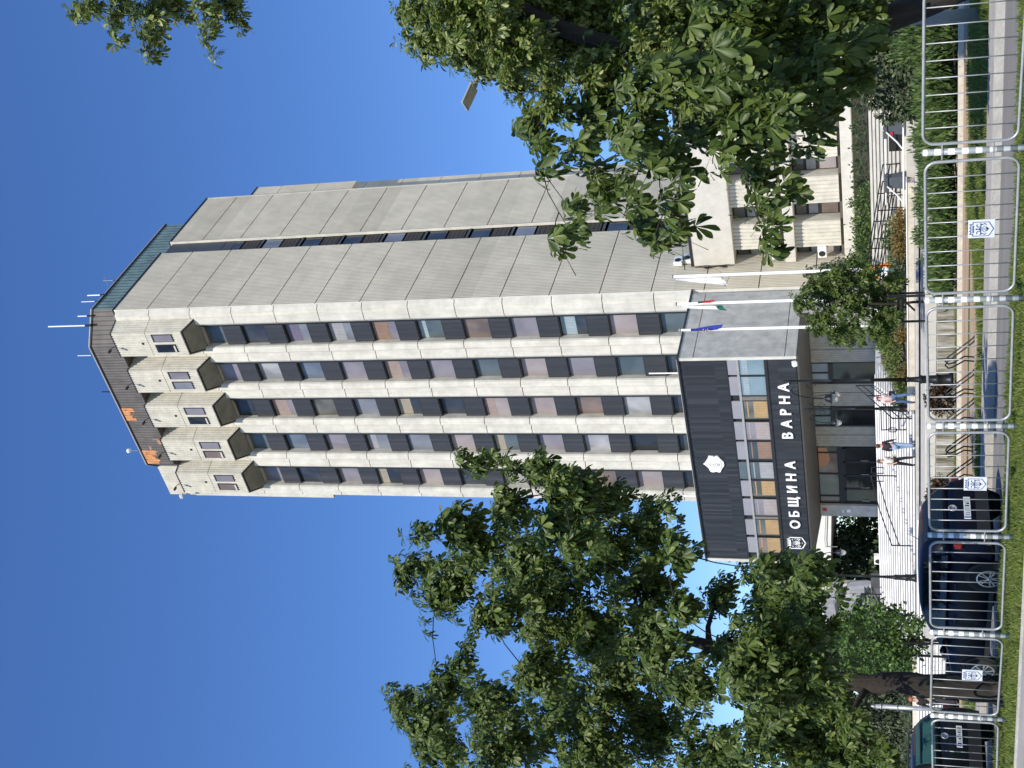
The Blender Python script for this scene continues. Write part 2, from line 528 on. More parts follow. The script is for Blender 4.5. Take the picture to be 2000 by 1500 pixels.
wallthing('retaining_wall', 'low stained retaining wall with dark run marks above the white path edge', [(-37.4, -9, 34.104, 34.4, -1.9, -1.10)], wall_stain)
b = MB(); b.box(-37.4, 20, 34.404, 37.0, -2.2, -1.16); struct(b.build('middle_bed', soil))
wallthing('retaining_wall', 'pale upper retaining wall between the two narrow planting beds', [(-37.4, 20, 37.004, 37.3, -1.9, -.80)], pale_conc)
b = MB()
b.hexa([(-44,37.304,-2),(20,37.304,-2),(20,42.3,-2),(-44,42.3,-2),(-44,37.304,-.80),(20,37.304,-.80),(20,42.3,-.72),(-44,42.3,-.72)])
struct(b.build('concrete_apron', kerb_m))
b = MB(); b.box(-53, 30, 42.0, 45.0, -.66, -.55); bevel(struct(b.build('walkway', kerb_m)), .02)
b = MB(); b.box(-50.5, 30, 42.304, 75, -2.5, -.664); struct(b.build('terrace_base', soil))
# planter along the walkway
pl = thing('planter_wall', 'tan stone planter wall with a white capping along the walkway', 'wall', (-36.6, 45, -.55))
b = MB(); b.box(-36.4, -24.9, 45.02, 45.4, -.55, -.27); bevel(b.build('wall_face', tan_stone, pl), .01)
b = MB(); b.box(-36.45, -24.85, 44.99, 45.45, -.268, -.225); bevel(b.build('capping', white_paint, pl), .008)
b = MB()
b.hexa([(-36.4,45.42,-.6),(-28.6,45.42,-.6),(-34.7,58,-.6),(-41,53,-.6),(-36.4,45.42,-.3),(-28.6,45.42,-.3),(-34.7,58,1.36),(-41,53,1.0)])
struct(b.build('sloping_bed', soil))
b = MB(); b.box(-66, -41.2, 53.304, 130, -2, 1.36); b.box(-41.2, 30, 57.0, 130, -2, 1.40)
struct(b.build('plaza', step_m))

# the broad white stair; its right edge runs at an angle
stair = MB()
NST = 16
for k in range(NST):
    t0 = k/NST
    y = 45 + 8.3*t0
    z = -.55 + 1.93*(k+1)/NST
    xr = -36.6 - 4.5*t0
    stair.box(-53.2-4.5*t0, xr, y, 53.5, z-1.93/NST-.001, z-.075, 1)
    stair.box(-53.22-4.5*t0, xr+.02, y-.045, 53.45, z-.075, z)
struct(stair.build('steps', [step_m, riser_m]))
low = MB()
for k in range(9):
    y = 35.6 + .7*k
    z = -1.62 + .118*(k+1)
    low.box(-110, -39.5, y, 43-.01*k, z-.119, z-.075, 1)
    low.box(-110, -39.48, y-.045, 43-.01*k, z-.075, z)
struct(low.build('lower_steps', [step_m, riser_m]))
wallthing('parapet_wall', 'weathered tan parapet beyond the broad white stair on the far left', [(-120, -50.6, 42.45, 42.9, -.9, -.33)], tan_stone)
b = MB()
b.hexa([(-130,42.904,-1.5),(-53.3,42.904,-1.5),(-58,60,-1.5),(-130,60,-1.5),(-130,42.904,-.42),(-53.4,42.904,-.42),(-57.9,60,1.33),(-130,60,1.33)])
struct(b.build('left_bank', mat('dark_turf', (.03,.05,.015), .95, .4, 2, .6, 25)))
b = MB(); b.box(-28.6, -10, 45.47, 49.49, -.9, -.27); struct(b.build('side_landing', pale_conc))

# right-hand stair to the side entrance
rs = MB()
for k in range(10):
    y = 49.5 + .55*k
    z = -.4 + .175*(k+1)
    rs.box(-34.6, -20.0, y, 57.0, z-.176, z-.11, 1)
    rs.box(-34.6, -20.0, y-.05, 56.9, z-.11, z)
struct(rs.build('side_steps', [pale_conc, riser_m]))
wallthing('cheek_wall', 'short pale cheek wall at the foot of the side stair', [(-28.3, -21.0, 48.4, 49.2, -.56, -.12)], pale_conc)

# ---------------------------------------------------------------- the tall municipal building
bld = thing('office_tower', 'tall municipal tower of white concrete with five bay heads and a dark entrance block', 'building', (-53.5, 60, 1.4))
T0, DT = 13.55, 3.52                    # lowest window sill, storey height
NF = 11
PIT = 3.53
core = MB(); core.box(-62.75, -44.5, 67.72, 84.4, 1.4, 57.3); core.build('core', dark_metal, bld)
# right side wall: ribbed slabs with open joints, split by a recessed window slot
JZ = [5.24] + [8.77+DT*k for k in range(14)]
JZ = [z for z in JZ if z < 56] + [57.5]
b = MB()
prev = 1.4
for z in JZ:
    b.box(-44.8, -44.33, 67.42, 75.6, prev+.035, z-.035)
    b.box(-44.8, -44.33, 77.3, 84.5, prev+.035, z-.035)
    prev = z
bevel(b.build('side_wall', side_conc, bld), .015, 1)
b = MB(); b.box(-45.6, -44.30, 84.5, 84.62, 1.4, 57.5); b.box(-45.2, -44.27, 77.22, 77.3, 12, 57.5)
b.build('side_wall_edge', white_conc, bld)
b = MB(); b.box(-44.85, -44.28, 67.4, 75.62, 57.5, 57.6); b.box(-44.85, -44.28, 77.2, 84.66, 57.5, 57.6); b.build('coping', dark_metal, bld)
b = MB(); b.box(-45.1, -44.47, 75.6, 77.22, 51.3, 57.3); b.build('slot_panel', slot_metal, bld)
PANE = {}
def pane_mat(key, c, c2, rough=.07, split=None):
    m = bpy.data.materials.new('window_'+key)
    def mute(q):
        g_ = sum(q)/3; return tuple((c_*.55+g_*.45)*.95 for c_ in q)
    c, c2 = mute(c), mute(c2)
    m.use_nodes = True
    N, L = m.node_tree.nodes, m.node_tree.links
    bs = N['Principled BSDF']
    bs.inputs['Roughness'].default_value = rough
    bs.inputs['Specular IOR Level'].default_value = .5
    tc = N.new('ShaderNodeTexCoord')
    mp = N.new('ShaderNodeMapping'); mp.inputs['Scale'].default_value = (1.1, 1.1, .7)
    L.new(tc.outputs['Object'], mp.inputs['Vector'])
    nz = N.new('ShaderNodeTexNoise'); nz.inputs['Scale'].default_value = .55; nz.inputs['Detail'].default_value = 2
    nz.inputs['Distortion'].default_value = .5
    L.new(mp.outputs['Vector'], nz.inputs['Vector'])
    rp = N.new('ShaderNodeValToRGB')
    rp.color_ramp.elements[0].position = .36; rp.color_ramp.elements[1].position = .62
    rp.color_ramp.elements[0].color = (*c, 1); rp.color_ramp.elements[1].color = (*c2, 1)
    L.new(nz.outputs['Fac'], rp.inputs['Fac'])
    L.new(rp.outputs['Color'], bs.inputs['Base Color'])
    PANE[key] = m
    return m
pane_mat('mauve', (.19,.165,.21), (.25,.22,.265))
pane_mat('pink', (.30,.225,.22), (.37,.29,.28))
pane_mat('navy', (.025,.035,.05), (.05,.065,.085))
pane_mat('steel', (.13,.155,.20), (.20,.23,.29))
pane_mat('teal', (.05,.085,.10), (.09,.14,.16))
pane_mat('blue', (.09,.14,.22), (.14,.20,.30))
pane_mat('beige', (.32,.30,.24), (.40,.38,.32))
pane_mat('bronze', (.14,.095,.07), (.26,.16,.11))
pane_mat('olive', (.08,.078,.06), (.16,.15,.11))
pane_mat('cloud', (.20,.21,.24), (.40,.40,.41))
pane_mat('black', (.010,.012,.014), (.03,.033,.036))
BL = {k: mat('blind_'+k, c, .35, .12, 2, spec=.5, rib=(0, .13, .35, .25)) for k, c in dict(sand=(.34,.30,.23), rose=(.33,.25,.22), grey=(.33,.33,.34), rust=(.26,.17,.12), ice=(.30,.37,.40), violet=(.16,.14,.20), gold=(.42,.28,.13), shade=(.09,.08,.10), pale=(.36,.31,.29)).items()}
# window columns, top storey first: pane + optional blind (colour, part of the height from the top)
COLS = [
 ['teal','navy','grey/mauve .55','steel grey .6','mauve rust .62','teal ice .3','bronze','mauve','navy ice .55','pink','teal'],
 ['mauve','cloud','blue','mauve','mauve rose .6','mauve','teal beige .0','pink','mauve','teal','navy'],
 ['navy','mauve rose .65','olive','steel','navy sand .55','navy','pink rose .4','pink','bronze','cloud','navy'],
 ['teal','blue','mauve','steel grey .4','steel','pink','teal sand .4','mauve','cloud','black','navy'],
 ['mauve','navy','mauve','navy sand .4','pink','navy','beige','olive','bronze','pink','black']]
rnd = random.Random(7)
for i, col in enumerate(COLS):
    x1 = -46.09 - PIT*i
    x0 = x1 - 1.78
    for k in range(NF):
        z0 = T0 + DT*k
        z1 = z0 + 1.9
        spec = col[NF-1-k].replace('/', ' ').split()
        key = spec[0] if spec[0] in PANE else 'steel'
        f = MB()
        f.box(x0, x1, 67.40, 67.70, z0-.07, z0+.0); f.box(x0, x1, 67.40, 67.70, z1, z1+.07)
        f.box(x0, x0+.06, 67.46, 67.70, z0, z1); f.box(x1-.06, x1, 67.46, 67.70, z0, z1)
        fo = f.build('window', frame_m, bld)
        dep = rnd.choice([.10, .17, .18, .20, .21])
        p = MB(); p.box(x0+.062, x1-.062, 67.47+dep, 67.705, z0+.002, z1-.002)
        p.build('pane', PANE[key], fo)
        if len(spec) == 3 and float(spec[2]) > 0:
            kk = spec[1] if spec[1] in BL else 'violet'
            h = float(spec[2])
            q = MB(); q.box(x0+.1, x1-.1, 67.462+dep, 67.468+dep, z1-.03-(z1-z0)*h, z1-.03)
            q.build('blind', BL[kk], fo)
        s = MB(); s.box(x0, x1, 67.36, 67.70, z1+.072, z0+DT-.072)
        s.build('spandrel', spandrel_m, bld)
    s = MB(); s.box(x0, x1, 67.5, 67.7, 12.0, T0-.072); s.build('spandrel', spandrel_m, bld)
# concrete piers between the columns, one segment per storey
def pier(prof, zlo=12.5, zhi=57.35):
    b = MB()
    js = [zlo] + [15.62+DT*k for k in range(12)] + [zhi]
    for a, c in zip(js[:-1], js[1:]):
        b.prism(prof, a+.03, c-.03)
    inner = [(x*1.0, max(y, 67.35)) for x, y in prof]
    o = b.build('pier', white_conc, bld)
    recalc(o)
    return o
def inner_back(x0, x1):
    b = MB(); b.box(x0, x1, 67.3, 67.72, 12.5, 57.3); b.build('pier_joint', dark_metal, bld)
for i in range(4):
    xl = -47.87 - PIT*i
    pier([(xl+.07,67.71),(xl+.10,67.14),(xl+.04,67.02),(xl-.34,66.88),(xl-.40,66.90),(xl-.42,67.28),(xl-.50,67.30),(xl-.56,67.10),(xl-1.24,67.00),(xl-1.70,67.44),(xl-1.75,67.71)])
    inner_back(xl-1.7, xl+.02)
pier([(-44.45,67.71),(-44.34,67.42),(-44.72,67.0),(-44.78,67.10),(-44.95,67.02),(-45.60,67.0),(-46.04,67.44),(-46.08,67.71)], 1.4)
inner_back(-46.0, -44.6)
xl = -47.87-PIT*4
pier([(xl+.07,67.71),(xl+.10,67.12),(xl+.04,67.0),(xl-.42,66.96),(xl-.46,67.18),(xl-.95,67.15),(xl-1.03,67.25),(xl-1.0,67.71)])
inner_back(xl-.9, xl+.02)
b = MB(); b.box(-63.0, -62.75, 67.4, 84.4, 1.4, 57.5); b.build('left_wall', white_conc, bld)
b = MB(); b.box(-63.35, -62.6, 67.2, 69, 44.6, 57.6); bevel(b.build('left_duct', white_conc, bld), .04)

# bay heads
def corr(path, pitch, dep):
    """plan path turned into a ribbed path"""
    out = []
    for (x0, y0), (x1, y1) in zip(path[:-1], path[1:]):
        L_ = math.hypot(x1-x0, y1-y0)
        n = max(2, round(L_/pitch))
        nx, ny = (y1-y0)/L_, -(x1-x0)/L_
        for k in range(n):
            for f, d in ((.0, 1), (.62, 1), (.74, 0), (.9, 0)):
                t = (k+f)/n
                out.append((x0+(x1-x0)*t - nx*dep*(1-d)*-1*0 + nx*(-dep)*(1-d), y0+(y1-y0)*t + ny*(-dep)*(1-d)))
    out.append(path[-1])
    return out
for i in range(5):
    dx = -PIT*i
    path = [(-44.97+dx,67.25),(-45.42+dx,65.84),(-47.58+dx,65.84),(-48.12+dx,67.25)]
    path = [(x, y) for x, y in path]
    ring = corr(path[::-1], .215, .06)
    ring = [(x, y) for x, y in ring]
    def zb(y): return 51.32 - (y-65.84)*.62
    b = MB()
    full = ring + [(-44.97+dx, 67.9), (-48.12+dx, 67.9)]
    for lo, hi in ((None, 54.36), (54.41, 57.36)):
        b.loft([[(x, y, zb(min(y, 67.25)) if lo is None else lo) for x, y in full], [(x, y, hi) for x, y in full]])
    hd = recalc(b.build('bay_head', head_conc, bld))
    j = MB(); j.prism([(-45.05+dx,67.2),(-45.5+dx,65.95),(-47.52+dx,65.95),(-48.0+dx,67.2)], 51.5, 57.2)
    j.build('joint_core', dark_metal, hd)
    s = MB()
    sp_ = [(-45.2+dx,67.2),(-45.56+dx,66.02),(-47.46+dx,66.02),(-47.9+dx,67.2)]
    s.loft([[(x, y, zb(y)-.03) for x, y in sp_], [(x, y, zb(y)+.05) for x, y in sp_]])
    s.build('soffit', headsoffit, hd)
    s = MB()
    sp_ = [(-45.04+dx,67.24),(-45.47+dx,65.9),(-47.54+dx,65.9),(-48.05+dx,67.24)]
    s.loft([[(x, y, zb(y)-.012) for x, y in sp_], [(x, y, zb(y)+.04) for x, y in sp_]])
    s.build('soffit_rim', dark_metal, hd)
    for a, c, m_ in ((-45.60, -46.29, 'mauve' if i != 1 else 'mauve'), (-46.55, -47.26, ('black', 'steel', 'black', 'bronze', 'bronze')[i])):
        f = MB()
        f.box(c+dx, a+dx, 65.80, 65.835, 52.12, 53.90)
        fo = f.build('small_window', dark_metal, hd)
        p = MB(); p.box(c+dx+.03, a+dx-.06, 65.792, 65.799, 52.18, 53.74)
        p.build('pane', PANE[m_], fo)
        if m_ in ('black', 'bronze'):
            p = MB(); p.box(c+dx+.04, a+dx-.1, 65.785, 65.791, 52.2, 52.34); p.build('inner_sill', pale_conc, fo)
    v = MB(); v.box(-46.5+dx, -46.33+dx, 65.80, 65.83, 54.82, 54.98); v.build('vent', dark_metal, hd)
    c_ = MB(); c_.prism([(x, y) for x, y in [(-44.93+dx,67.3),(-45.39+dx,65.81),(-47.61+dx,65.81),(-48.16+dx,67.3)]], 57.36, 57.42); c_.build('coping', dark_metal, hd)
    # small camera bracket on the top edge
    t = MB(); t.tube([(-46.6+dx,65.8,57.42),(-46.6+dx,65.6,57.62),(-46.6+dx,65.3,57.62)], .025, 6); t.box(-46.68+dx,-46.52+dx,65.0,65.35,57.5,57.62)
    t.build('bracket_lamp', black_iron, hd)

# roof storey
rf = MB()
rf.loft([[(-44.6,68.0,57.3),(-46.7,66.02,57.3),(-58.75,66.02,57.3),(-60.9,68.0,57.3)], [(-44.6,68.0,59.86),(-46.7,66.02,59.86),(-58.75,66.02,59.86),(-60.9,68.0,59.86)]], m=0)
roof = recalc(rf.build('roof', roof_dark, bld))
rf = MB(); rf.box(-60.9, -44.6, 68.01, 80.7, 57.3, 59.86); rf.build('roof_side', roof_teal, roof)
rf = MB()
out = [(-44.52,80.8),(-44.52,67.97),(-46.67,65.93),(-58.8,65.93),(-61,67.95),(-61,80.8)]
rf.prism(out, 59.862, 59.97); recalc(rf.build('roof_edge', grey_paint, roof))
rf = MB(); rf.prism([(x*.9995-.02, y+.04) for x, y in out], 59.76, 59.861); recalc(rf.build('roof_edge_shadow_gap', dark_metal, roof))
rp_ = random.Random(5)
for x0, x1, z0, z1 in ((-54.1,-53.0,58.75,59.75),(-58.7,-57.3,58.35,59.75)):
    p = MB(); x = x0
    while x < x1:
        w_ = rp_.choice((.13,.26,.26)); zz = z0+rp_.uniform(-.1,.55)*(z1-z0)*.8
        p.slab([(x,z1),(x+w_-.004,z1),(x+w_-.004,zz+rp_.uniform(-.1,.1)),(x+w_*.5,zz+rp_.uniform(-.14,.1)),(x,zz)], 65.99, 66.012); x += w_
    tag(recalc(p.build('roof_patch', rust_m, roof)), 'rusty orange roof sheet')
p = MB(); p.box(-57.5, -56.0, 65.995, 66.013, 57.5, 58.9)
patchy = mat('peeling_roof_sheet', (.12,.108,.098), .7, .3, 1.2, rib=(0,.26,.4,.5), blot=((.5,.27,.17), 2.1, .55))
p.build('roof_patch', patchy, roof)
p = MB(); p.loft([[(x, y, 57.4) for x, y in corr([(-63.06,67.0),(-59.6,67.0)], .22, .05)+[(-59.6,68),(-63.06,68)]], [(x, y, 59.9) for x, y in corr([(-63.06,67.0),(-59.6,67.0)], .22, .05)+[(-59.6,68),(-63.06,68)]]])
recalc(p.build('parapet', head_conc, bld))
# rear block
b = MB()
prev = 1.4
for z in [8.77+DT*k for k in range(10)] + [43.85, 47.3]:
    b.box(-47, -45.5, 84.7, 88.05, prev+.03, z-.03)
    prev = z
prev = 43.85
for z in (47.4, 50.9, 53.3):
    b.box(-47, -44.42, 84.7, 86.2, prev+.03, z-.03); prev = z
b.build('rear_wall', side_conc, bld)
b = MB(); b.box(-46.8, -45.7, 84.75, 86.1, 1.4, 53.2); b.box(-47,-44.38,84.7,86.25,53.3,53.4); b.build('rear_core', dark_metal, bld)
# slot windows on the side
for k in range(11):
    z0 = 13.7 + DT*k
    f = MB(); f.box(-45.1, -44.50, 75.62, 77.2, z0, z0+3.3); fo = f.build('slot_window', dark_metal, bld)
    p = MB(); p.box(-44.50, -44.485, 75.7, 77.1, z0+1.65, z0+3.1); p.build('pane', PANE['navy' if k % 3 else 'steel'], fo)
    p = MB(); p.box(-44.50, -44.485, 75.7, 77.1, z0+.12, z0+1.5); p.build('louvre', mat('louvre_brown', (.05,.042,.036), .6, .3, 6, rib=(2, .34, .6, .5)), fo)
    p = MB(); p.box(-44.6, -44.45, 75.62, 77.2, z0+3.302, z0+3.5); p.build('slot_rail', slot_metal, bld)

# entrance block: dark box carried on a recessed ground floor
b = MB(); b.box(-61.5, -44.6, 60.12, 67.6, 6.0, 12.95); eb = b.build('entrance_block', dark_metal, bld)
b = MB(); b.box(-61.55, -44.54, 60.0, 60.11, 10.2, 12.98); b.build('upper_cladding', cladding, eb)
b = MB(); b.box(-61.55, -44.54, 60.0, 60.11, 6.02, 7.72); b.build('lower_cladding', cladding, eb)
b = MB(); b.box(-44.6, -44.33, 60.0, 67.05, 12.13, 13.0); b.box(-44.6, -44.33, 60.0, 67.05, 6.66, 12.09); b.box(-44.6, -44.33, 60.0, 64.5, 5.98, 6.62)
b.box(-44.6, -44.33, 64.5, 67.05, 1.4, 6.62)
bevel(b.build('side_slab', grey_conc, eb), .02)
b = MB(); b.box(-44.538, -44.332, 59.95, 59.998, 5.98, 13.0); b.build('edge_strip', white_conc, eb)
b = MB(); b.box(-61.8, -61.552, 59.95, 67.4, 5.98, 13.0); b.build('edge_strip', white_conc, eb)
b = MB(); b.box(-61.85, -44.29, 59.9, 67.5, 13.002, 13.12); b.build('coping', dark_metal, eb)
b = MB(); b.box(-61.5, -44.6, 60.13, 67.0, 13.12, 13.2); b.build('flat_roof', kerb_m, eb)
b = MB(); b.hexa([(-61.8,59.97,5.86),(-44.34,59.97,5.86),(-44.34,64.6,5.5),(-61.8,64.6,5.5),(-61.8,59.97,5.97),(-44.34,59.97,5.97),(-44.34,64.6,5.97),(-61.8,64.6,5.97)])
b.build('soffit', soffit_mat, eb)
b = MB(); b.box(-61.5, -44.54, 59.94, 60.1, 7.725, 7.9); b.build('sill', frame_m, eb)
b = MB(); b.box(-61.5, -44.54, 60.0, 60.1, 10.1, 10.198); b.build('head_rail', dark_metal, eb)
b = MB(); b.box(-61.4, -44.56, 59.97, 60.1, 9.42, 9.56); b.build('transom_rail', grey_paint, eb)
BAYS = [(-44.55,-45.72,'blue',None),(-45.85,-47.3,'blue',None),(-47.74,-49.17,'olive','gold'),(-49.41,-50.88,'mauve','pale'),(-51.03,-52.54,'navy','rust'),(-52.74,-54.22,'teal','grey'),(-54.35,-55.73,'olive','gold'),(-55.94,-57.45,'mauve','pale'),(-57.81,-59.25,'olive','gold'),(-59.47,-60.92,'bronze','gold')]
sky_blue = pane_mat('skyblue', (.11,.24,.31), (.16,.30,.37))
lilac = pane_mat('lilac', (.26,.25,.29), (.30,.285,.33), .3)
for n_, (xa, xb, key, bl) in enumerate(BAYS):
    w_ = MB(); w_.box(xb-.07, xb, 59.985, 60.1, 7.9, 9.42); w_.box(xa, xa+.05, 59.985, 60.1, 7.9, 9.42); w_.box(xb, xa, 60.06, 60.1, 7.901, 7.94)
    wo_ = w_.build('band_window', frame_m, eb)
    p = MB(); p.box(xb, xa, 60.03, 60.1, 7.902, 9.42); p.build('pane', sky_blue if key == 'blue' else PANE[key], wo_)
    p = MB(); p.box(xb+.02, xa-.02, 60.01, 60.09, 9.562, 10.098); p.build('transom_pane', lilac if n_ != 5 else PANE['teal'], wo_)
    if bl:
        p = MB(); p.box(xb+.10, xa-.04, 60.022, 60.028, 7.93, 8.78); p.build('blind', BL[bl], wo_)
        p = MB(); p.box(xb+.12, xa-.06, 60.022, 60.028, 9.1, 9.18); p.build('blind_head', BL[bl], wo_)
    else:
        p = MB(); p.box(xb+.05, xa-.05, 60.022, 60.028, 8.9, 9.25); p.build('blind', BL['ice'], wo_)
b = MB()
for xa, xb in ((-47.74,-47.3),(-57.81,-57.45)): b.box(xa+.06, xb-.08, 59.99, 60.1, 7.9, 9.42)
b.build('band_pier', mat('pier_concrete', (.16,.15,.135), .8, .2, 3), eb)

# ground floor
gf = MB(); gf.box(-61.4, -44.6, 64.62, 67.6, 1.4, 5.6); gfo = gf.build('ground_floor', dark_metal, bld)
gz0, gz1 = 1.4, 5.52
b = MB()
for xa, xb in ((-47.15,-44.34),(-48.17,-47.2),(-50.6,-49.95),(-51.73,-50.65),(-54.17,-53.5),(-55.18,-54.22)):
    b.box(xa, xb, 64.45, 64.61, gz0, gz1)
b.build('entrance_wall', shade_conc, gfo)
b = MB(); b.box(-61.46, -60.45, 64.3, 66.5, gz0, gz1); bevel(b.build('end_wall', grey_conc, gfo), .015)
for xa, xb in ((-49.93,-48.22),(-53.49,-51.75)):
    b = MB(); b.box(xa, xb, 64.5, 64.6, 4.2, 4.5); b.box(xa, xa+.1, 64.5, 64.6, gz0, gz1); b.box(xb-.1, xb, 64.5, 64.6, gz0, gz1); b.box((xa+xb)/2-.04, (xa+xb)/2+.04, 64.5, 64.6, 4.5, gz1)
    fo = b.build('lobby_window', frame_m, gfo)
    p = MB(); p.box(xa+.1, xb-.1, 64.56, 64.61, 4.5, gz1); p.build('upper_pane', PANE['steel'] if xa > -51 else PANE['teal'], fo)
    p = MB(); p.box(xa+.1, xb-.1, 64.56, 64.61, gz0+.05, 4.2); p.build('pane', PANE['black'], fo)
b = MB(); b.box(-60.43, -55.2, 64.5, 64.6, 3.86, 4.18)
for x in (-60.43, -59.8, -57.75, -55.85, -55.3): b.box(x, x+.1, 64.5, 64.6, 4.18, gz1)
for x in (-60.43, -55.3): b.box(x, x+.12, 64.49, 64.6, gz0, 3.86)
dfr = b.build('entrance_frame', frame_m, gfo)
for xa, xb, k_ in ((-60.33,-59.8,'bronze'),(-59.7,-57.75,'olive'),(-57.65,-55.85,'bronze'),(-55.75,-55.3,'olive')):
    p = MB(); p.box(xa, xb, 64.56, 64.61, 4.2, 5.46); p.build('transom_pane', PANE[k_], dfr)
p = MB(); p.slab([(-57.1,5.45),(-55.4,5.45),(-55.4,4.9),(-56.0,4.75),(-56.6,4.72),(-57.0,4.95)], 64.545, 64.555); p.build('curtain', mat('salmon_curtain', (.42,.22,.13), .8, .1, 3), dfr)
dw = 4.9/4
for k in range(4):
    xa = -60.3 + dw*k
    b = MB(); b.box(xa, xa+.07, 64.5, 64.57, gz0, 3.86); b.box(xa+dw-.07, xa+dw, 64.5, 64.57, gz0, 3.86); b.box(xa, xa+dw, 64.5, 64.57, 3.7, 3.86); b.box(xa, xa+dw, 64.5, 64.57, gz0, gz0+.12)
    do_ = b.build('door', frame_m, gfo)
    p = MB(); p.box(xa+.072, xa+dw-.072, 64.54, 64.56, gz0+.12, 3.7); p.build('pane', PANE['black'], do_)
    p = MB(); p.tube([(xa+.16,64.46,2.2),(xa+.16,64.46,2.7)], .018, 6); p.build('handle', galv, do_)
b = MB(); b.box(-60.95, -60.7, 64.27, 64.298, 5.1, 5.35); tag(b.build('notice_plate', mat('red_plate', (.5,.02,.03), .5, .1, 5), gfo), 'red notice plate')
b = MB(); b.box(-61.05, -60.8, 64.27, 64.298, 3.5, 3.75); b.box(-61.1,-60.85,64.27,64.298,3.95,4.05); b.build('notice_plate', white_paint, gfo)

# lettering and emblems on the dark block
def letter(ch, x, z, h, y, m, parent, name='letter', off=.012, ext=.04):
    cu = bpy.data.curves.new('letter', 'FONT')
    cu.body = ch
    cu.size = h/.72
    cu.offset = off
    cu.extrude = ext
    cu.align_x = 'CENTER'
    tmp = bpy.data.objects.new('tmp', cu)
    C.objects.link(tmp)
    dg = bpy.context.evaluated_depsgraph_get()
    me = bpy.data.meshes.new_from_object(tmp.evaluated_get(dg))
    C.objects.unlink(tmp); bpy.data.objects.remove(tmp)
    co_ = np.empty(len(me.vertices)*3); me.vertices.foreach_get('co', co_); co_ = co_.reshape(-1, 3)
    sc = h/max(1e-6, co_[:, 1].max())
    n_ = np.empty_like(co_)
    xm = (co_[:, 0].max()+co_[:, 0].min())/2
    o_ = OFF[parent.name]
    n_[:, 0] = x+(co_[:, 0]-xm)*sc - o_.x; n_[:, 2] = z+co_[:, 1]*sc - o_.z; n_[:, 1] = y-co_[:, 2] - o_.y
    me.vertices.foreach_set('co', n_.ravel())
    me.materials.clear(); me.materials.append(m)
    me.name = name
    return link(name, me, parent)
sign_white = mat('sign_white', (.86,.86,.86), .5, .03, 4)
for ch, x in zip('OБЩИHA', (-58.1,-57.14,-56.06,-54.97,-53.93,-52.88)): letter(ch, x, 6.52, .66, 59.93, sign_white, bld)
for ch, x in zip('BAPHA', (-50.43,-49.5,-48.55,-47.6,-46.62)): letter(ch, x, 6.53, .66, 59.93, sign_white, bld)
cr_ = MB()
CREST = [(-52.87,12.35),(-52.8,12.25),(-52.45,12.04),(-52.21,11.96),(-52.18,11.88),(-52.2,11.66),(-52.27,11.59),(-52.21,11.53),(-52.2,11.36),(-52.42,11.22),(-52.73,11.01),(-52.99,11.02),(-53.28,11.2),(-53.53,11.3),(-53.57,11.39),(-53.5,11.6),(-53.54,11.67),(-53.56,11.84),(-53.48,11.96),(-53.21,12.04),(-52.93,12.25)]
cr_.slab(CREST, 59.9, 59.995)
crest = recalc(cr_.build('crest', sign_white, bld))
ln = MB()
cxx, czz = -52.9, 11.62
def arc(x, z, rx, rz, a0, a1, n=10): return [(x+rx*math.cos(R(a0+(a1-a0)*i/n)), z+rz*math.sin(R(a0+(a1-a0)*i/n))) for i in range(n+1)]
ln.ribbon(arc(cxx, czz+.05, .17, .25, 20, 340), .03, 59.893)
ln.ribbon([(cxx-.06,czz+.18),(cxx+.05,czz+.08),(cxx-.05,czz),(cxx+.08,czz-.1)], .035, 59.892)
ln.ribbon(arc(cxx, czz-.16, .42, .3, 205, 335), .03, 59.893)
ln.ribbon([(cxx-.12,czz-.26),(cxx+.12,czz-.26),(cxx,czz-.36),(cxx-.12,czz-.26)], .03, 59.892)
ln.ribbon(arc(cxx, czz+.42, .1, .12, 0, 360), .02, 59.893)
ln.build('crest_lines', mat('crest_ink', (.16,.12,.11), .6, .2, 6), crest)
def shield(b, x, z, w, h, y, lw):
    """town shield line drawing: turreted outline, name bar, two beasts, anchor"""
    a, t, u = w/2, z+h/2, z-h/2
    top = [(x-a*.72,t-h*.13),(x-a*.72,t)]
    for s in range(3):
        c = x-a*.72+a*1.44*(s+.5)/3
        top += [(c-a*.2,t),(c-a*.14,t-h*.045),(c+a*.14,t-h*.045),(c+a*.2,t)]
    top += [(x+a*.72,t),(x+a*.72,t-h*.13)]
    b.ribbon([(x-a,u+h*.2),(x-a,t-h*.13)]+top+[(x+a,t-h*.13),(x+a,u+h*.2),(x,u),(x-a,u+h*.2)], lw, y)
    b.ribbon([(x-a*.5,t-h*.14),(x+a*.5,t-h*.14)], lw*1.8, y)
    for s in (-1, 1):
        b.ribbon([(x+s*q, r) for q, r in arc(a*.55, z+h*.12, a*.26, h*.09, 60, 330)], lw, y)
        b.ribbon([(x+s*a*.8,z+h*.05),(x+s*a*.62,z-h*.02),(x+s*a*.8,z-h*.12),(x+s*a*.6,z-h*.2)], lw, y)
        b.ribbon([(x+s*a*.2,z-h*.02),(x+s*a*.45,z-h*.13)], lw*.8, y)
    b.ribbon([(x,z+h*.2),(x,z-h*.3)], lw*1.5, y)
    b.ribbon([(x-a*.26,z+h*.03),(x,z+h*.1),(x+a*.26,z+h*.03)], lw*1.6, y)
    b.ribbon(arc(x, z-h*.12, a*.3, h*.13, 200, 340), lw*1.4, y)
    b.ribbon(arc(x, z+h*.22, a*.08, h*.03, 0, 360, 8), lw*.7, y)
em = MB(); shield(em, -59.87, 6.85, 1.02, 1.2, 59.975, .075); em.build('town_emblem', sign_white, bld)

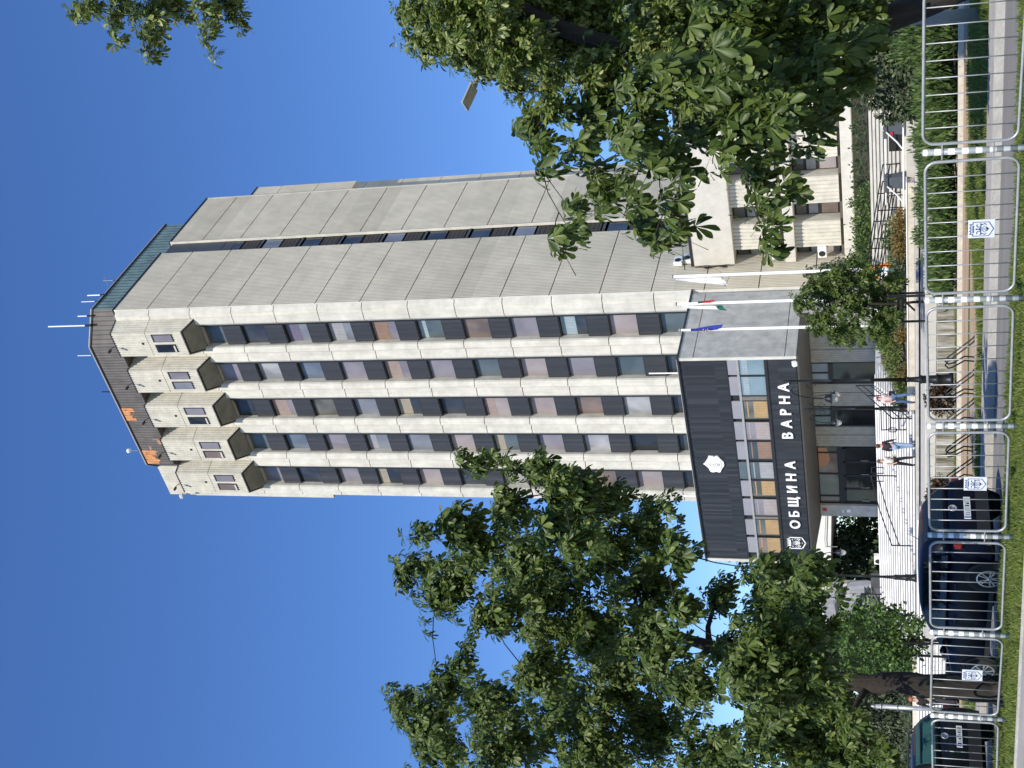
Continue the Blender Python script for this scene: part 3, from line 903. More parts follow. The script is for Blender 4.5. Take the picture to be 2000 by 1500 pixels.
# open canopy wing on the left
cw = thing('canopy_wing', 'white flat canopy on pillars left of the entrance block', 'building', (-70, 72, 1.4))
b = MB(); b.hexa([(-74.5,68.0,5.55),(-64,72.85,5.15),(-68,82,5.15),(-78.5,77,5.55),(-74.5,68.0,6.88),(-64,72.85,5.95),(-68,82,5.95),(-78.5,77,6.88)]); bevel(b.build('roof_slab', mat('white_render', (.70,.69,.65), .75, .08, 1.2, streak=.3, dirt=(.45,.44,.40)), cw), .03)
for x, y in ((-66.5,72.6),(-70,81),(-73.6,69.4),(-77,76.5)):
    b = MB(); b.box(x-.2, x+.2, y-.2, y+.2, 1.4, 5.2); b.build('pillar', pale_conc, cw)
b = MB(); b.tube([(-70.1,69.95,4.9),(-70.1,69.9,5.8),(-69.6,70.1,5.85),(-66,71.8,5.6)], .03, 6); b.build('drain_pipe', grey_paint, cw)

# ---------------------------------------------------------------- low office wing on the right
wg = thing('office_wing', 'low two storey wing with ribbed white panels and deep concrete beams right of the tower', 'building', (-32, 71, 1.4))
XE = -14.0
b = MB(); b.box(-44.3, XE, 71.9, 82, 1.4, 13.0); b.build('wing_core', dark_metal, wg)
b = MB(); b.box(-44.28, XE, 70.3, 72.2, 10.55, 13.3); bevel(b.build('roof_beam', pale_conc, wg), .03)
b = MB(); b.box(-44.29, XE-.02, 70.25, 82.2, 13.302, 13.46); b.build('roof_coping', dark_metal, wg)
b = MB(); b.box(-44.28, XE, 70.3, 72.2, 6.55, 7.22); bevel(b.build('floor_beam', pale_conc, wg), .03)
b = MB(); b.box(-44.28, XE, 70.3, 72.2, 2.76, 3.45); bevel(b.build('base_beam', pale_conc, wg), .03)
b = MB(); b.box(-44.28, XE, 71.0, 71.9, 7.222, 7.5); b.box(-44.28, XE, 71.0, 71.9, 3.452, 3.66); b.build('sill_band', mat('sill_brown', (.10,.085,.07), .6, .2, 4), wg)
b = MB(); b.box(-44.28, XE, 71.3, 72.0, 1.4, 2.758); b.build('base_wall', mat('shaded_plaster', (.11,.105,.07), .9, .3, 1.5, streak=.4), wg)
WP = 3.22
for r_, (z0, z1) in enumerate(((7.5,10.55),(3.66,6.55))):
    for k in range(9):
        xr = -36.76 - WP*1 + WP*(k-1) - .05      # left end of panel k
        xa, xb = xr-.15, xr+1.76
        if xa < -44.3: xa = -44.28
        if xb > XE: continue
        pth = corr([(xa, 70.72), (xb, 70.72)], .27, .075)
        b = MB(); b.loft([[(x, y, z0) for x, y in pth+[(xb,71.95),(xa,71.95)]], [(x, y, z1) for x, y in pth+[(xb,71.95),(xa,71.95)]]])
        recalc(b.build('wing_panel', head_conc, wg))
        f = MB(); f.box(xa-1.3, xa-.002, 71.62, 71.95, z0, z1)
        fo = f.build('wing_window', frame_m, wg)
        hh = (z1-z0)
        for f0, f1, key in ((.05,.40,'pink' if (k+r_) % 2 else 'beige'),(.48,.68,'beige'),(.74,.96,'olive')):
            p = MB(); p.box(xa-1.24, xa-.04, 71.6, 71.619, z0+hh*f0, z0+hh*f1); p.build('pane', PANE[('bronze' if f0 < .1 and k % 2 else key)], fo)
# ---------------------------------------------------------------- street barrier
PXS = [-5.05, -7.10, -9.15, -11.19, -13.24, -15.33, -17.34, -19.38]
post_paint = band_mat('banded_post_paint', (.30,.33,.33), (.86,.86,.84), .149, .02)
def make_post():
    t = thing('barrier_post', '', 'post', (0, 0, 0), 'striped posts of the street barrier')
    b = MB(); b.tube([(0,0,-.12),(0,0,1.165)], .037, 14); b.build('tube', post_paint, t, True)
    b = MB(); b.lathe([(.038,1.165),(.034,1.175),(.002,1.18)], n=14); b.build('cap', galv, t, True)
    for z in (.40, .955):
        b = MB(); b.lathe([(.04,z-.012),(.043,z-.01),(.043,z+.01),(.04,z+.012)], n=14); b.tube([(-.1,0,z),(.1,0,z)], .009, 6); b.build('clamp', galv, t)
    return t
POST_LABEL = ['striped grey post at the right edge beside the trunk', 'striped grey post standing in front of the low juniper hedge', 'striped grey post in front of the young chestnut and its stakes',
 'striped grey post between the bike racks and the brown round bush', 'striped grey post against the rear of the navy hatchback', 'striped grey post in front of the navy hatchback windscreen', 'striped grey post between the chestnut trunk and the dark van', 'striped grey post past the dark van, leftmost']
p0 = make_post()
posts = [p0]+[copy_tree(p0) for _ in PXS[1:]]
lean = [0, .012, .004, -.003, .0, .004, -.012, 0]
for o, x, l, a in zip(posts, PXS, POST_LABEL, lean):
    o.location = (x, 13.5, gz(x)+.04); o.rotation_euler = (0, a, 0); o['label'] = l
def make_panel(w):
    t = thing('crowd_barrier', '', 'barrier', (0, 0, 0), 'tubular panels of the street barrier')
    a, h, r = w/2, 1.02, .13
    pts = []
    for cx_, cz_, a0 in ((a-r, h-r, 0), (-a+r, h-r, 90), (-a+r, r, 180), (a-r, r, 270)):
        pts += [(cx_+r*math.cos(R(a0+15*i)), 0, cz_+r*math.sin(R(a0+15*i))) for i in range(7)]
    pts.append(pts[0])
    b = MB(); b.tube(pts, .0185, 10, caps=False); b.build('frame', galv, t, True)
    n = 8
    for i in range(n):
        x = -a+w*(i+1)/(n+1)
        b = MB(); b.tube([(x,0,.0),(x,0,h)], .0068, 8); b.build('bar', galv, t, True)
    return t
PANEL_LABEL = ['tubular barrier panel in front of the cedar and hedge at the right edge', 'tubular barrier panel in front of the juniper hedge, hung with a crest sign', 'tubular barrier panel in front of the bare stained retaining wall',
 'tubular barrier panel in front of the rear of the navy hatchback', 'tubular barrier panel across the middle of the navy hatchback', 'tubular barrier panel in front of the thick chestnut trunk', 'tubular barrier panel across the rear of the dark van']
pn = make_panel(1.83)
panels = [pn]+[copy_tree(pn) for _ in PANEL_LABEL[1:]]
for i, (o, l) in enumerate(zip(panels, PANEL_LABEL)):
    x = (PXS[i]+PXS[i+1])/2
    o.location = (x, 13.5, gz(x)+.165); o.rotation_euler = (0, -.0125 + (.02, .004, -.004, .0, .004, .02, -.004)[i], 0); o['label'] = l
sign_plate = mat('sign_plate', (.66,.69,.72), .35, .03, 4)
sign_blue = mat('sign_blue', (.07,.11,.27), .4, .15, 9)
def crest_sign(x, z, label):
    t = thing('crest_sign', label, 'sign', (x, 13.47, z), 'crest signs on the barrier')
    b = MB(); b.box(x-.125, x+.125, 13.462, 13.474, z-.15, z+.15); bevel(b.build('plate', sign_plate, t), .004)
    b = MB(); shield(b, x, z, .19, .265, 13.458, .0085); b.build('shield_drawing', sign_blue, t)
    letter('ВАРНА', x, z+.088, .016, 13.459, sign_blue, t, 'name_bar', 0, .0005)
crest_sign(-8.12, -.92, 'small white town crest sign on the barrier in front of the hedge')
crest_sign(-12.2, -.95, 'small white town crest sign behind the hatchback on the barrier')
crest_sign(-16.25, -1.0, 'small white town crest sign on the barrier over the car front wheel')

# ---------------------------------------------------------------- cars
navy_paint = mat('navy_car_paint', (.002,.004,.013), .35, .1, 2, spec=.12)
black_paint = mat('black_green_car_paint', (.004,.005,.006), .35, .1, 2, spec=.25)
car_glass = mat('car_glass', (.008,.013,.014), .06, .1, 2, spec=.5)
teal_glass = mat('teal_car_glass', (.025,.075,.062), .06, .2, 1.5, spec=.5)
tyre_m = mat('tyre_rubber', (.018,.018,.018), .85, .2, 8)
rim_m = mat('alloy_rim', (.55,.56,.58), .3, .1, 8, metal=.7)
red_lamp = mat('red_lamp', (.16,.006,.006), .2, .2, 9, spec=.7, coat=1)
plastic_m = mat('black_plastic', (.02,.02,.021), .6, .15, 8)
plate_m = mat('plate_white', (.75,.77,.78), .4, .04, 6)
plate_blue = mat('plate_blue', (.03,.10,.45), .4, .05, 6)

def wheel(parent, x, y, r, out):
    b = MB()
    b.lathe([(r*.66,-.09),(r*.92,-.1),(r,-.07),(r,.07),(r*.92,.1),(r*.66,.09)], (x, y, r), 28, axis='y')
    w = b.build('wheel', tyre_m, parent, True)
    b = MB()
    yo = y+out*.085
    b.lathe([(r*.67,yo-y-.015*out),(r*.67,yo-y+.012*out),(r*.60,yo-y+.014*out),(r*.58,yo-y-.03*out)], (x, y, r), 28, axis='y')
    for k in range(10):
        a = 2*PI*k/10+(.12 if k % 2 else -.12)
        d = Vector((math.cos(a), 0, math.sin(a)))
        b.obox(Vector((x, yo, r))+d*r*.36, d*r*.5, (0,.02,0), d.cross(Vector((0,1,0)))*r*.075)
    b.lathe([(r*.13,yo-y-.02*out),(r*.13,yo-y+.014*out),(.002,yo-y+.02*out)], (x, y, r), 12, axis='y')
    recalc(b.build('rim', rim_m, w))
    return w

def car(name, label, loc, rz, paint, glass, L=4.2, W=1.78, H=1.46, rails=False, plate_chars='', emblem=True):
    t = thing(name, label, 'car')
    s = L/4.2; hw = W/2; k = H/1.46
    st = [(-2.1,.38,.60,.66),(-2.04,.28,.72,.80),(-1.9,.22,.80,.93),(-1.6,.20,.87,.985),(-1.05,.19,.945,1.0),(-.4,.19,.97,1.0),(.4,.19,.985,1.0),(1.2,.19,1.0,.99),(1.75,.20,1.0,.965),(1.95,.26,.99,.92),(2.05,.32,.95,.87),(2.1,.40,.86,.80)]
    rings = []
    for x, zb, zt, f in st:
        x *= s; zb *= k; zt *= k; h = hw*f
        half = [(.0,zb),(h*.86,zb),(h*.965,zb+.07),(h*.99,zb+.25*(zt-zb)),(h,zb+.52*(zt-zb)),(h*.985,zb+.78*(zt-zb)),(h*.94,zt-.03),(h*.86,zt),(.0,zt+.025)]
        rings.append([(x, y, z) for y, z in half] + [(x, -y, z) for y, z in half[-2:0:-1]])
    b = MB(); b.loft(rings)
    body = recalc(b.build('body', paint, t, True))
    md = body.modifiers.new('s', 'SUBSURF'); md.levels = 1; md.render_levels = 2
    # cabin
    zs = [(.965,-1.08,2.02,.93),(1.12,-.82,1.95,.885),(1.30,-.46,1.80,.80),(1.405,-.16,1.62,.735),(1.45,.12,1.40,.64),(1.462,.4,1.1,.45)]
    rings = []
    def cab(z, xf, xr, f):
        h = hw*f; c = .16
        return [(xf*s,-h+c*1.6,z*k),(xf*s+.12,-h+.05,z*k),(xf*s+.32,-h,z*k),(xr*s-.30,-h,z*k),(xr*s-.10,-h+.06,z*k),(xr*s,-h+c*1.4,z*k),
                (xr*s,h-c*1.4,z*k),(xr*s-.10,h-.06,z*k),(xr*s-.30,h,z*k),(xf*s+.32,h,z*k),(xf*s+.12,h-.05,z*k),(xf*s,h-c*1.6,z*k)]
    for q in zs: rings.append(cab(*q))
    b = MB(); b.loft(rings)
    cabin = recalc(b.build('cabin', paint, t, True))
    def at(z):     # cabin front x, rear x, half width at height z
        for (z0,f0,r0,w0),(z1,f1,r1,w1) in zip(zs[:-1], zs[1:]):
            if z <= z1:
                u = (z-z0)/(z1-z0); return f0+(f1-f0)*u, r0+(r1-r0)*u, hw*(w0+(w1-w0)*u)
        return zs[-1][1], zs[-1][2], hw*zs[-1][3]
    def strip(zlist, fx0, fx1, sd, nm, off=.012):
        b = MB()
        rr = []
        for z in zlist:
            xf, xr, h = at(z)
            x0 = (xf*s+.32)+(xr*s-.62-xf*s)*fx0; x1 = (xf*s+.32)+(xr*s-.62-xf*s)*fx1
            rr.append(((x0, sd*(h+off), z*k), (x1, sd*(h+off), z*k)))
        for (a, c), (d, e) in zip(rr[:-1], rr[1:]):
            b.add([a, c, e, d], [(0,1,2,3)])
        return b.build(nm, glass, t)
    zl = [1.0, 1.1, 1.2, 1.3, 1.385]
    for sd in (-1, 1):
        strip(zl, -.06, .47, sd, 'side_window'); strip(zl, .50, .86, sd, 'side_window'); strip(zl, .89, 1.03, sd, 'quarter_window')
    for nm, e, so_ in (('windscreen', 1, -1), ('rear_window', 2, 1)):
        b = MB(); rr = []
        for z in ([1.0,1.1,1.2,1.3,1.4] if e == 1 else [1.06,1.15,1.25,1.34,1.39]):
            q = at(z); x = q[e-1]*s + so_*.012; h = q[2]-.20
            rr.append(((x,-h,z*k),(x,h,z*k)))
        for (a, c), (d, g_) in zip(rr[:-1], rr[1:]): b.add([a, c, g_, d], [(0,1,2,3)])
        b.build(nm, glass, t)
    if rails:
        for sd in (-1, 1):
            b = MB(); b.tube([(-.1*s,sd*hw*.74,1.40*k),(0,sd*hw*.72,1.50*k),(1.3*s,sd*hw*.70,1.50*k),(1.45*s,sd*hw*.70,1.40*k)], .02, 6); b.build('roof_rail', plastic_m, t)
    # wheels and arches
    r = .315*k
    for x in (-1.30*s, 1.30*s):
        for sd in (-1, 1):
            b = MB(); b.lathe([(r*1.2,-.012),(r*1.2,.012),(.01,.013)], (x, sd*(hw-.005), r+.02), 26, axis='y'); b.build('wheel_arch', plastic_m, t)
            wheel(t, x, sd*(hw-.06), r, sd)
    X = 2.1*s
    b = MB(); b.loft([[(X-.12,-hw*.86,.30*k),(X-.02,-hw*.74,.30*k),(X+.03,0,.30*k),(X-.02,hw*.74,.30*k),(X-.12,hw*.86,.30*k)],[(X-.10,-hw*.88,.52*k),(X+.0,-hw*.76,.52*k),(X+.05,0,.52*k),(X+.0,hw*.76,.52*k),(X-.10,hw*.88,.52*k)]], closed=False)
    b.build('rear_bumper', plastic_m, t)
    for sd in (-1, 1):
        b = MB(); b.obox((X-.10*s, sd*hw*.80, .84*k), (.10,0,0), (0,.30,0), (0,0,.15*k)); bevel(b.build('tail_light', red_lamp, t), .03)
        b = MB(); b.obox((-X+.14*s, sd*hw*.72, .66*k), (.12,0,0), (.05*sd,.32,0), (0,0,.11)); bevel(b.build('headlight', car_glass, t), .03)
        b = MB(); b.ell((-.72*s, sd*(hw+.06), 1.02*k), .07, .10, .065); b.build('mirror', paint, t, True)
        b = MB(); b.box(-.02*s, .16*s, sd*hw*.995, sd*(hw*.995+.02), .83*k, .855*k); b.box(.92*s, 1.10*s, sd*hw*.985, sd*(hw*.985+.02), .85*k, .875*k); b.build('door_handle', plastic_m, t)
        b = MB(); b.box(-.95*s, .95*s, sd*hw*.97, sd*hw*1.003, .22*k, .30*k); b.build('sill', plastic_m, t)
    b = MB(); b.box(X-.02, X+.018, -.26, .26, .66*k-.055, .66*k+.055); pl_ = b.build('number_plate', plate_m, t)
    b = MB(); b.box(X+.0185, X+.0195, -.255, -.225, .66*k-.052, .66*k+.052); b.build('plate_band', plate_blue, pl_)
    rn = random.Random(L)
    b = MB(); y = -.19
    for q in range(8):
        w_ = rn.choice((.03,.035,.025))
        b.box(X+.0185, X+.0195, y, y+.008, .66*k-.035, .66*k+.035); b.box(X+.0185, X+.0195, y+w_-.006, y+w_, .66*k-.035, .66*k+rn.choice((.035,0)))
        b.box(X+.0185, X+.0195, y, y+w_, .66*k+rn.choice((-.035,.0,.028)), .66*k+rn.choice((-.03,.005,.035))+.002)
        y += .054
    b.build('plate_characters', plastic_m, pl_)
    if emblem:
        b = MB(); b.lathe([(.052,0),(.060,.012),(.072,.012),(.078,0)], (X-.01, 0, .90*k), 24, axis='x'); b.build('badge', rim_m, t, True)
    b = MB(); b.box(X-.25*s, X-.21*s, -.35, .35, 1.405*k, 1.42*k); b.build('brake_lamp', red_lamp, t)
    b = MB(); b.tube([(1.25*s,.0,1.46*k),(1.36*s,0,1.60*k)], .006, 5); b.build('aerial', plastic_m, t)
    t.location = loc; t.rotation_euler = (0, 0.0125, rz)
    return t
car('hatchback', 'navy blue hatchback parked behind the barrier, seen from its rear corner', (-17.95, 16.95, -1.70), R(-2), navy_paint, car_glass, 4.15, 1.80, 1.46)
car('parked_van', 'dark high roofed car with roof rails and teal rear window at the left edge', (-24.7, 17.0, -1.80), R(-1), black_paint, teal_glass, 4.5, 1.82, 1.72, True)

# ---------------------------------------------------------------- people
skin_m = mat('skin', (.52,.33,.25), .6, .08, 8)
def skin_mesh(name, verts, edges, radii, m, parent, sub=1):
    me = bpy.data.meshes.new(name)
    me.from_pydata(verts, edges, [])
    o = bpy.data.objects.new(name, me)
    C.objects.link(o)
    md = o.modifiers.new('skin', 'SKIN'); md.use_smooth_shade = True
    sk = me.skin_vertices[0].data
    for i, r_ in enumerate(radii): sk[i].radius = (r_, r_) if not isinstance(r_, tuple) else r_
    sk[0].use_root = True
    m2 = o.modifiers.new('sub', 'SUBSURF'); m2.levels = sub; m2.render_levels = sub
    dg = bpy.context.evaluated_depsgraph_get()
    nm = bpy.data.meshes.new_from_object(o.evaluated_get(dg))
    C.objects.unlink(o); bpy.data.objects.remove(o); bpy.data.meshes.remove(me)
    nm.name = name; nm.materials.clear(); nm.materials.append(m)
    return link(name, nm, parent)
def person(label, loc, rz, shirt, trousers, hair, stride=.2, h=1.70, sleeves=True, shoe=(.03,.03,.03), cap=None, bag=None, bare_arm=True, long_hair=False, arm=(.06,-.06)):
    k = h/1.70
    t = thing('person', label, 'person', (0, 0, 0))
    a, s2 = stride, stride*.5
    V_ = {'pel':(0,0,.95),'spi':(0,.0,1.12),'che':(0,-.01,1.33),'nek':(0,.0,1.47),'hea':(0,-.01,1.56),'cro':(0,.0,1.63)}
    for n_, sx, ay, fy in (('R',1,arm[0],1),('L',-1,arm[1],-1)):
        V_['sh'+n_] = (sx*.165,0,1.40); V_['el'+n_] = (sx*.225,-.02+ay*.5,1.14); V_['wr'+n_] = (sx*.225,-.10+ay,.92); V_['pa'+n_] = (sx*.222,-.13+ay,.855)
        for q in range(4): V_['f%d%s' % (q, n_)] = (sx*(.205+.012*q), -.155+ay-.01*q, .80+.006*abs(q-1.5))
        V_['t'+n_] = (sx*.19,-.17+ay,.85)
        V_['hi'+n_] = (sx*.085,0,.90); V_['kn'+n_] = (sx*.095,-fy*s2-.03,.49); V_['an'+n_] = (sx*.095,-fy*a+.03*fy,.09); V_['to'+n_] = (sx*.10,-fy*a-.13,.04)
    names = list(V_)
    def E_(pairs): return [(names.index(x), names.index(y)) for x, y in pairs]
    ed = [('pel','spi'),('spi','che'),('che','nek'),('nek','hea'),('hea','cro')]
    for n_ in 'RL':
        ed += [('che','sh'+n_),('sh'+n_,'el'+n_),('el'+n_,'wr'+n_),('wr'+n_,'pa'+n_),('pel','hi'+n_),('hi'+n_,'kn'+n_),('kn'+n_,'an'+n_),('an'+n_,'to'+n_),('pa'+n_,'t'+n_)]
        ed += [('pa'+n_,'f%d%s' % (q,n_)) for q in range(4)]
    rad = {'pel':.12,'spi':.105,'che':.12,'nek':.05,'hea':.085,'cro':.075}
    for n_ in 'RL':
        rad.update({'sh'+n_:.055,'el'+n_:.04,'wr'+n_:.027,'pa'+n_:(.018,.034),'t'+n_:.009,'hi'+n_:.085,'kn'+n_:.056,'an'+n_:.037,'to'+n_:.032})
        for q in range(4): rad['f%d%s' % (q,n_)] = .0085
    vs = [tuple(c*k for c in V_[n_]) for n_ in names]
    body = skin_mesh('body', vs, E_(ed), [tuple(q*k for q in rad[n_]) if isinstance(rad[n_], tuple) else rad[n_]*k for n_ in names], skin_m, t)
    def cloth(nm, keys, pairs, grow, m, over={}):
        v2 = [tuple(c*k for c in over.get(q, V_[q])) for q in keys]
        e2 = [(keys.index(x), keys.index(y)) for x, y in pairs]
        return skin_mesh(nm, v2, e2, [(max(rad[q]) if isinstance(rad[q], tuple) else rad[q])*k+grow for q in keys], m, t)
    ks = ['pel','spi','che','shR','shL','elR','elL'] + ([] if bare_arm else ['wrR','wrL'])
    es = [('pel','spi'),('spi','che'),('che','shR'),('che','shL'),('shR','elR'),('shL','elL')] + ([] if bare_arm else [('elR','wrR'),('elL','wrL')])
    cloth('shirt', ks, es, .022, shirt, {'elR':(.205,-.01+arm[0]*.3,1.22),'elL':(-.205,-.01+arm[1]*.3,1.22)} if bare_arm else {})
    cloth('trousers', ['pel','hiR','hiL','knR','knL','anR','anL'], [('pel','hiR'),('pel','hiL'),('hiR','knR'),('hiL','knL'),('knR','anR'),('knL','anL')], .02, trousers)
    sm = mat('shoe_%s' % str(shoe), shoe, .6, .1, 5)
    for n_ in 'RL': cloth('shoe', ['an'+n_,'to'+n_], [('an'+n_,'to'+n_)], .014, sm)
    b = MB()
    b.ell((0,.018*k,1.625*k), .098*k, .112*k, .108*k)
    if long_hair: b.ell((0,.075*k,1.50*k), .09*k, .055*k, .17*k)
    b.build('hair', hair, t, True)
    b = MB()
    b.ell((0,-.105*k,1.575*k), .016*k, .022*k, .022*k, 8, 6); b.ell((.095*k,0,1.58*k), .012*k,.022*k,.03*k, 8, 6); b.ell((-.095*k,0,1.58*k), .012*k,.022*k,.03*k, 8, 6)
    b.build('nose_and_ears', skin_m, t, True)
    b = MB()
    for sx in (-1, 1): b.ell((sx*.034*k,-.088*k,1.60*k), .012*k,.008*k,.007*k, 8, 6)
    b.box(-.024*k,.024*k,-.094*k,-.088*k,1.53*k,1.537*k); b.build('eyes_and_mouth', mat('face_detail', (.09,.04,.035), .5, .1, 6), t)
    if cap:
        b = MB(); b.ell((0,.01*k,1.655*k), .106*k,.118*k,.095*k); b.ell((0,-.13*k,1.65*k), .075*k,.08*k,.012*k); b.build('cap', cap, t, True)
    if bag:
        b = MB(); b.obox((.25*k,.04,.98*k),(.14,0,0),(0,.30,0),(0,0,.26)); b.tube([(.25*k,.0,1.1*k),(.14*k,.05,1.42*k),(-.05,.08,1.46*k)], .012, 6); bevel(b.build('shoulder_bag', bag, t), .03)
    t.location = loc; t.rotation_euler = (0, 0, rz)
    return t
denim = mat('denim', (.07,.12,.22), .8, .25, 9)
denim_l = mat('pale_denim', (.24,.34,.48), .8, .2, 9)
black_cl = mat('black_cloth', (.012,.012,.014), .85, .2, 9)
person('person in a pale pink cap and jeans walking past the planter', (-35.0, 44.1, -.55), R(65), mat('pink_white_shirt', (.62,.48,.46), .8, .25, 9), denim, mat('brown_hair', (.05,.03,.02), .6, .2, 9), .26, cap=mat('pink_cap', (.80,.50,.60), .7, .1, 9), bag=black_cl, long_hair=True)
person('person in a black and red top and pale jeans below the white stair', (-38.15, 44.6, -.55), R(190), mat('black_red_top', (.02,.022,.025), .8, .2, 9, blot=((.45,.02,.02), 4, .55)), denim_l, mat('reddish_hair', (.10,.04,.025), .6, .2, 9), .12, 1.72, bare_arm=False)
person('person in a white top and black trousers striding by the white stair', (-38.55, 44.0, -.55), R(75), mat('cream_top', (.72,.70,.60), .8, .1, 9), black_cl, mat('brown_hair2', (.09,.055,.035), .6, .2, 9), .22, 1.66, bag=mat('cream_bag', (.6,.58,.44), .8, .1, 5), long_hair=True)
person('person in dark clothes with a yellow bag half hidden behind the grey pipe post', (-38.1, 30.3, -1.84), R(10), black_cl, mat('dark_trousers', (.03,.03,.035), .8, .2, 9), mat('ginger_hair', (.30,.10,.05), .6, .2, 9), .1, 1.72, bag=mat('yellow_bag', (.62,.60,.16), .8, .1, 5), bare_arm=False)

# ---------------------------------------------------------------- street lamps
lamp_glass = mat('frosted_lamp_glass', (.62,.62,.56), .25, .05, 6, spec=.6)
def ornate_lamp(label, loc, rz, arms=(1, -1), H=5.2, reach=.85):
    t = thing('ornate_street_lamp', label, 'street lamp', (0, 0, 0), 'ornate black lamp posts')
    b = MB(); b.lathe([(.20,0),(.20,.10),(.16,.14),(.15,.42),(.18,.46),(.13,.52),(.12,.9),(.14,.94),(.09,1.02),(.075,1.3),(.09,1.33),(.065,1.38)], n=14); b.build('base', black_iron, t, True)
    b = MB(); b.lathe([(.062,1.38),(.052,2.4),(.075,2.43),(.05,2.47),(.045,3.6),(.07,3.64),(.04,3.7),(.036,H-.35),(.06,H-.3),(.03,H-.22),(.045,H-.12),(.004,H)], n=12); b.build('pole', black_iron, t, True)
    for s_ in arms:
        pts = [(s_*.04,0,H-1.3)] + [(s_*(.04+reach*.5*(1-math.cos(PI*i/10))), 0, H-1.3+.95*math.sin(PI*i/10)*(1 if i < 6 else 1)+.1*i/10) for i in range(1, 11)]
        b = MB(); b.tube(pts, .018, 6)
        sp_ = [(s_*(.10+.16*math.cos(2*PI*i/14)*(1-i/28)+.12), 0, H-.95+.2*math.sin(2*PI*i/14)*(1-i/28)) for i in range(15)]
        b.tube(sp_, .012, 5)
        b.build('arm', black_iron, t, True)
        x = s_*(.04+reach); z = H-1.2
        b = MB(); b.lathe([(.012,z+.12),(.035,z+.06),(.02,z+.0),(.03,z-.06),(.02,z-.1),(.09,z-.14),(.14,z-.27),(.155,z-.30),(.24,z-.325),(.24,z-.335),(.15,z-.335)], (x,0,0), 16); lh = b.build('lantern_hood', black_iron, t, True)
        b = MB(); b.lathe([(.148,z-.336),(.14,z-.42),(.10,z-.52),(.05,z-.575),(.004,z-.59)], (x,0,0), 16); b.build('glass_bowl', lamp_glass, lh, True)
    t.location = loc; t.rotation_euler = (0, 0, rz)
    return t
ornate_lamp('black ornate lamp post nearest the road, in front of the lettering', (-24.45, 31.75, -1.5), R(-12), (-1,))
ornate_lamp('black ornate lamp post rising from the planter beside the stair', (-37.1, 46.0, -.35), 0, (1, -1), 4.85, .8)
ornate_lamp('black ornate lamp post in front of the grey sculpture', (-44.3, 42.3, -.55), R(20), (1, -1), 4.95, 1.15)
lp = thing('road_lamp', 'tall grey road lamp with a flat head above the right chestnut', 'street lamp', (-9.33, 23.0, -1.5))
b = MB(); b.lathe([(.12,-1.5),(.12,-.5),(.085,-.46),(.055,8.2)], (-9.33,23,0), 14); b.build('pole', grey_paint, lp, True)
b = MB(); b.tube([(-9.33,23,8.1),(-9.35,22.95,8.12),(-9.45,22.7,8.16),(-9.58,22.42,8.2)], .035, 8); b.build('arm', grey_paint, lp, True)
b = MB()
hd_ = Vector((-.50,-.75,.30)).normalized(); sd_ = Vector((.80,-.55,0)).normalized(); un_ = hd_.cross(sd_); HC = Vector((-9.72,22.2,8.3))
b.obox(HC, hd_*.50, sd_*.36, un_*.05)
b.obox(HC-hd_*.26, hd_*.16, sd_*.12, un_*.09); lh = bevel(b.build('lamp_head', mat('lamp_housing', (.36,.37,.36), .5, .1, 5), lp), .02)
b = MB(); b.obox(HC-un_*(.030 if un_.z > 0 else -.030), hd_*.42, sd_*.29, un_*.01); b.build('lamp_lens', mat('lamp_lens', (.52,.52,.45), .3, .2, 8), lh)
pp = MB(); pp.tube([(-28.0,22.0,-1.8),(-28.05,22.0,.78)], .058, 12)
pp.tube([(-28.05,22,.78),(-28.06,22.0,.9)], [.058,.02], 12)
for z in (.2,.62): pp.lathe([(.06,z),(.066,z),(.066,z+.04),(.06,z+.04)], (-28.04,22,0), 12)
tag(pp.build('pipe_post', galv, loc=(-28,22,-1.7), smooth=True), 'short silver pipe post with a cut top standing left of the chestnut trunk', 'post')

# ---------------------------------------------------------------- flagpoles and flags
def flagpole(x, label, flag):
    t = thing('flagpole', label, 'flagpole', (x, 52, .4), 'white flagpoles beside the entrance')
    b = MB(); b.lathe([(.10,.2),(.085,.8),(.06,10.95)], (x,52,0), 12); b.build('pole', white_paint, t, True)
    b = MB(); b.lathe([(.09,10.95),(.10,11.0),(.03,11.04),(.003,11.08)], (x,52,0), 12); b.build('finial', grey_paint, t, True)
    b = MB(); b.tube([(x-.08,51.93,10.8),(x-.1,51.92,8.9),(x-.07,51.93,7.5)], .012, 5); b.build('halyard', grey_paint, t)
    return t
def hanging_flag(name, label, x, z0, z1, wmax, sgn, mats, bands, seed):
    """cloth hanging down the pole in folds: bands run across the fly"""
    rn = random.Random(seed)
    nu, nv = 14, 12
    b = MB()
    V_ = []
    for j in range(nv+1):
        v = j/nv
        wd = .07+wmax*v**1.15
        for i in range(nu+1):
            u = i/nu
            fold = .10*math.sin(u*9+v*3+seed)*(1-.3*v)
            V_.append((x+sgn*(.06+wd*u*(.8+.2*math.sin(u*5+seed))), 51.92+fold, z0-(z0-z1)*v-.32*u*v))
    for j in range(nv):
        for i in range(nu):
            m_ = bands(i/nu, j/nv)
            b.add([V_[j*(nu+1)+i],V_[j*(nu+1)+i+1],V_[(j+1)*(nu+1)+i+1],V_[(j+1)*(nu+1)+i]], [(0,1,2,3)], m_)
    o = b.build(name, mats, loc=(x,52,z1), smooth=True)
    return tag(o, label, 'flag')
flag_w = mat('flag_white', (.82,.83,.86), .85, .05, 4); flag_n = mat('flag_navy', (.05,.09,.25), .85, .1, 4)
flag_g = mat('flag_green', (.01,.14,.09), .85, .1, 4); flag_r = mat('flag_red', (.55,.03,.03), .85, .1, 4)
flag_b = mat('flag_blue', (.03,.05,.30), .85, .1, 4); flag_y = mat('flag_star', (.85,.62,.08), .8, .1, 4)
flagpole(-33.32, 'white flagpole carrying the white town flag', 0)
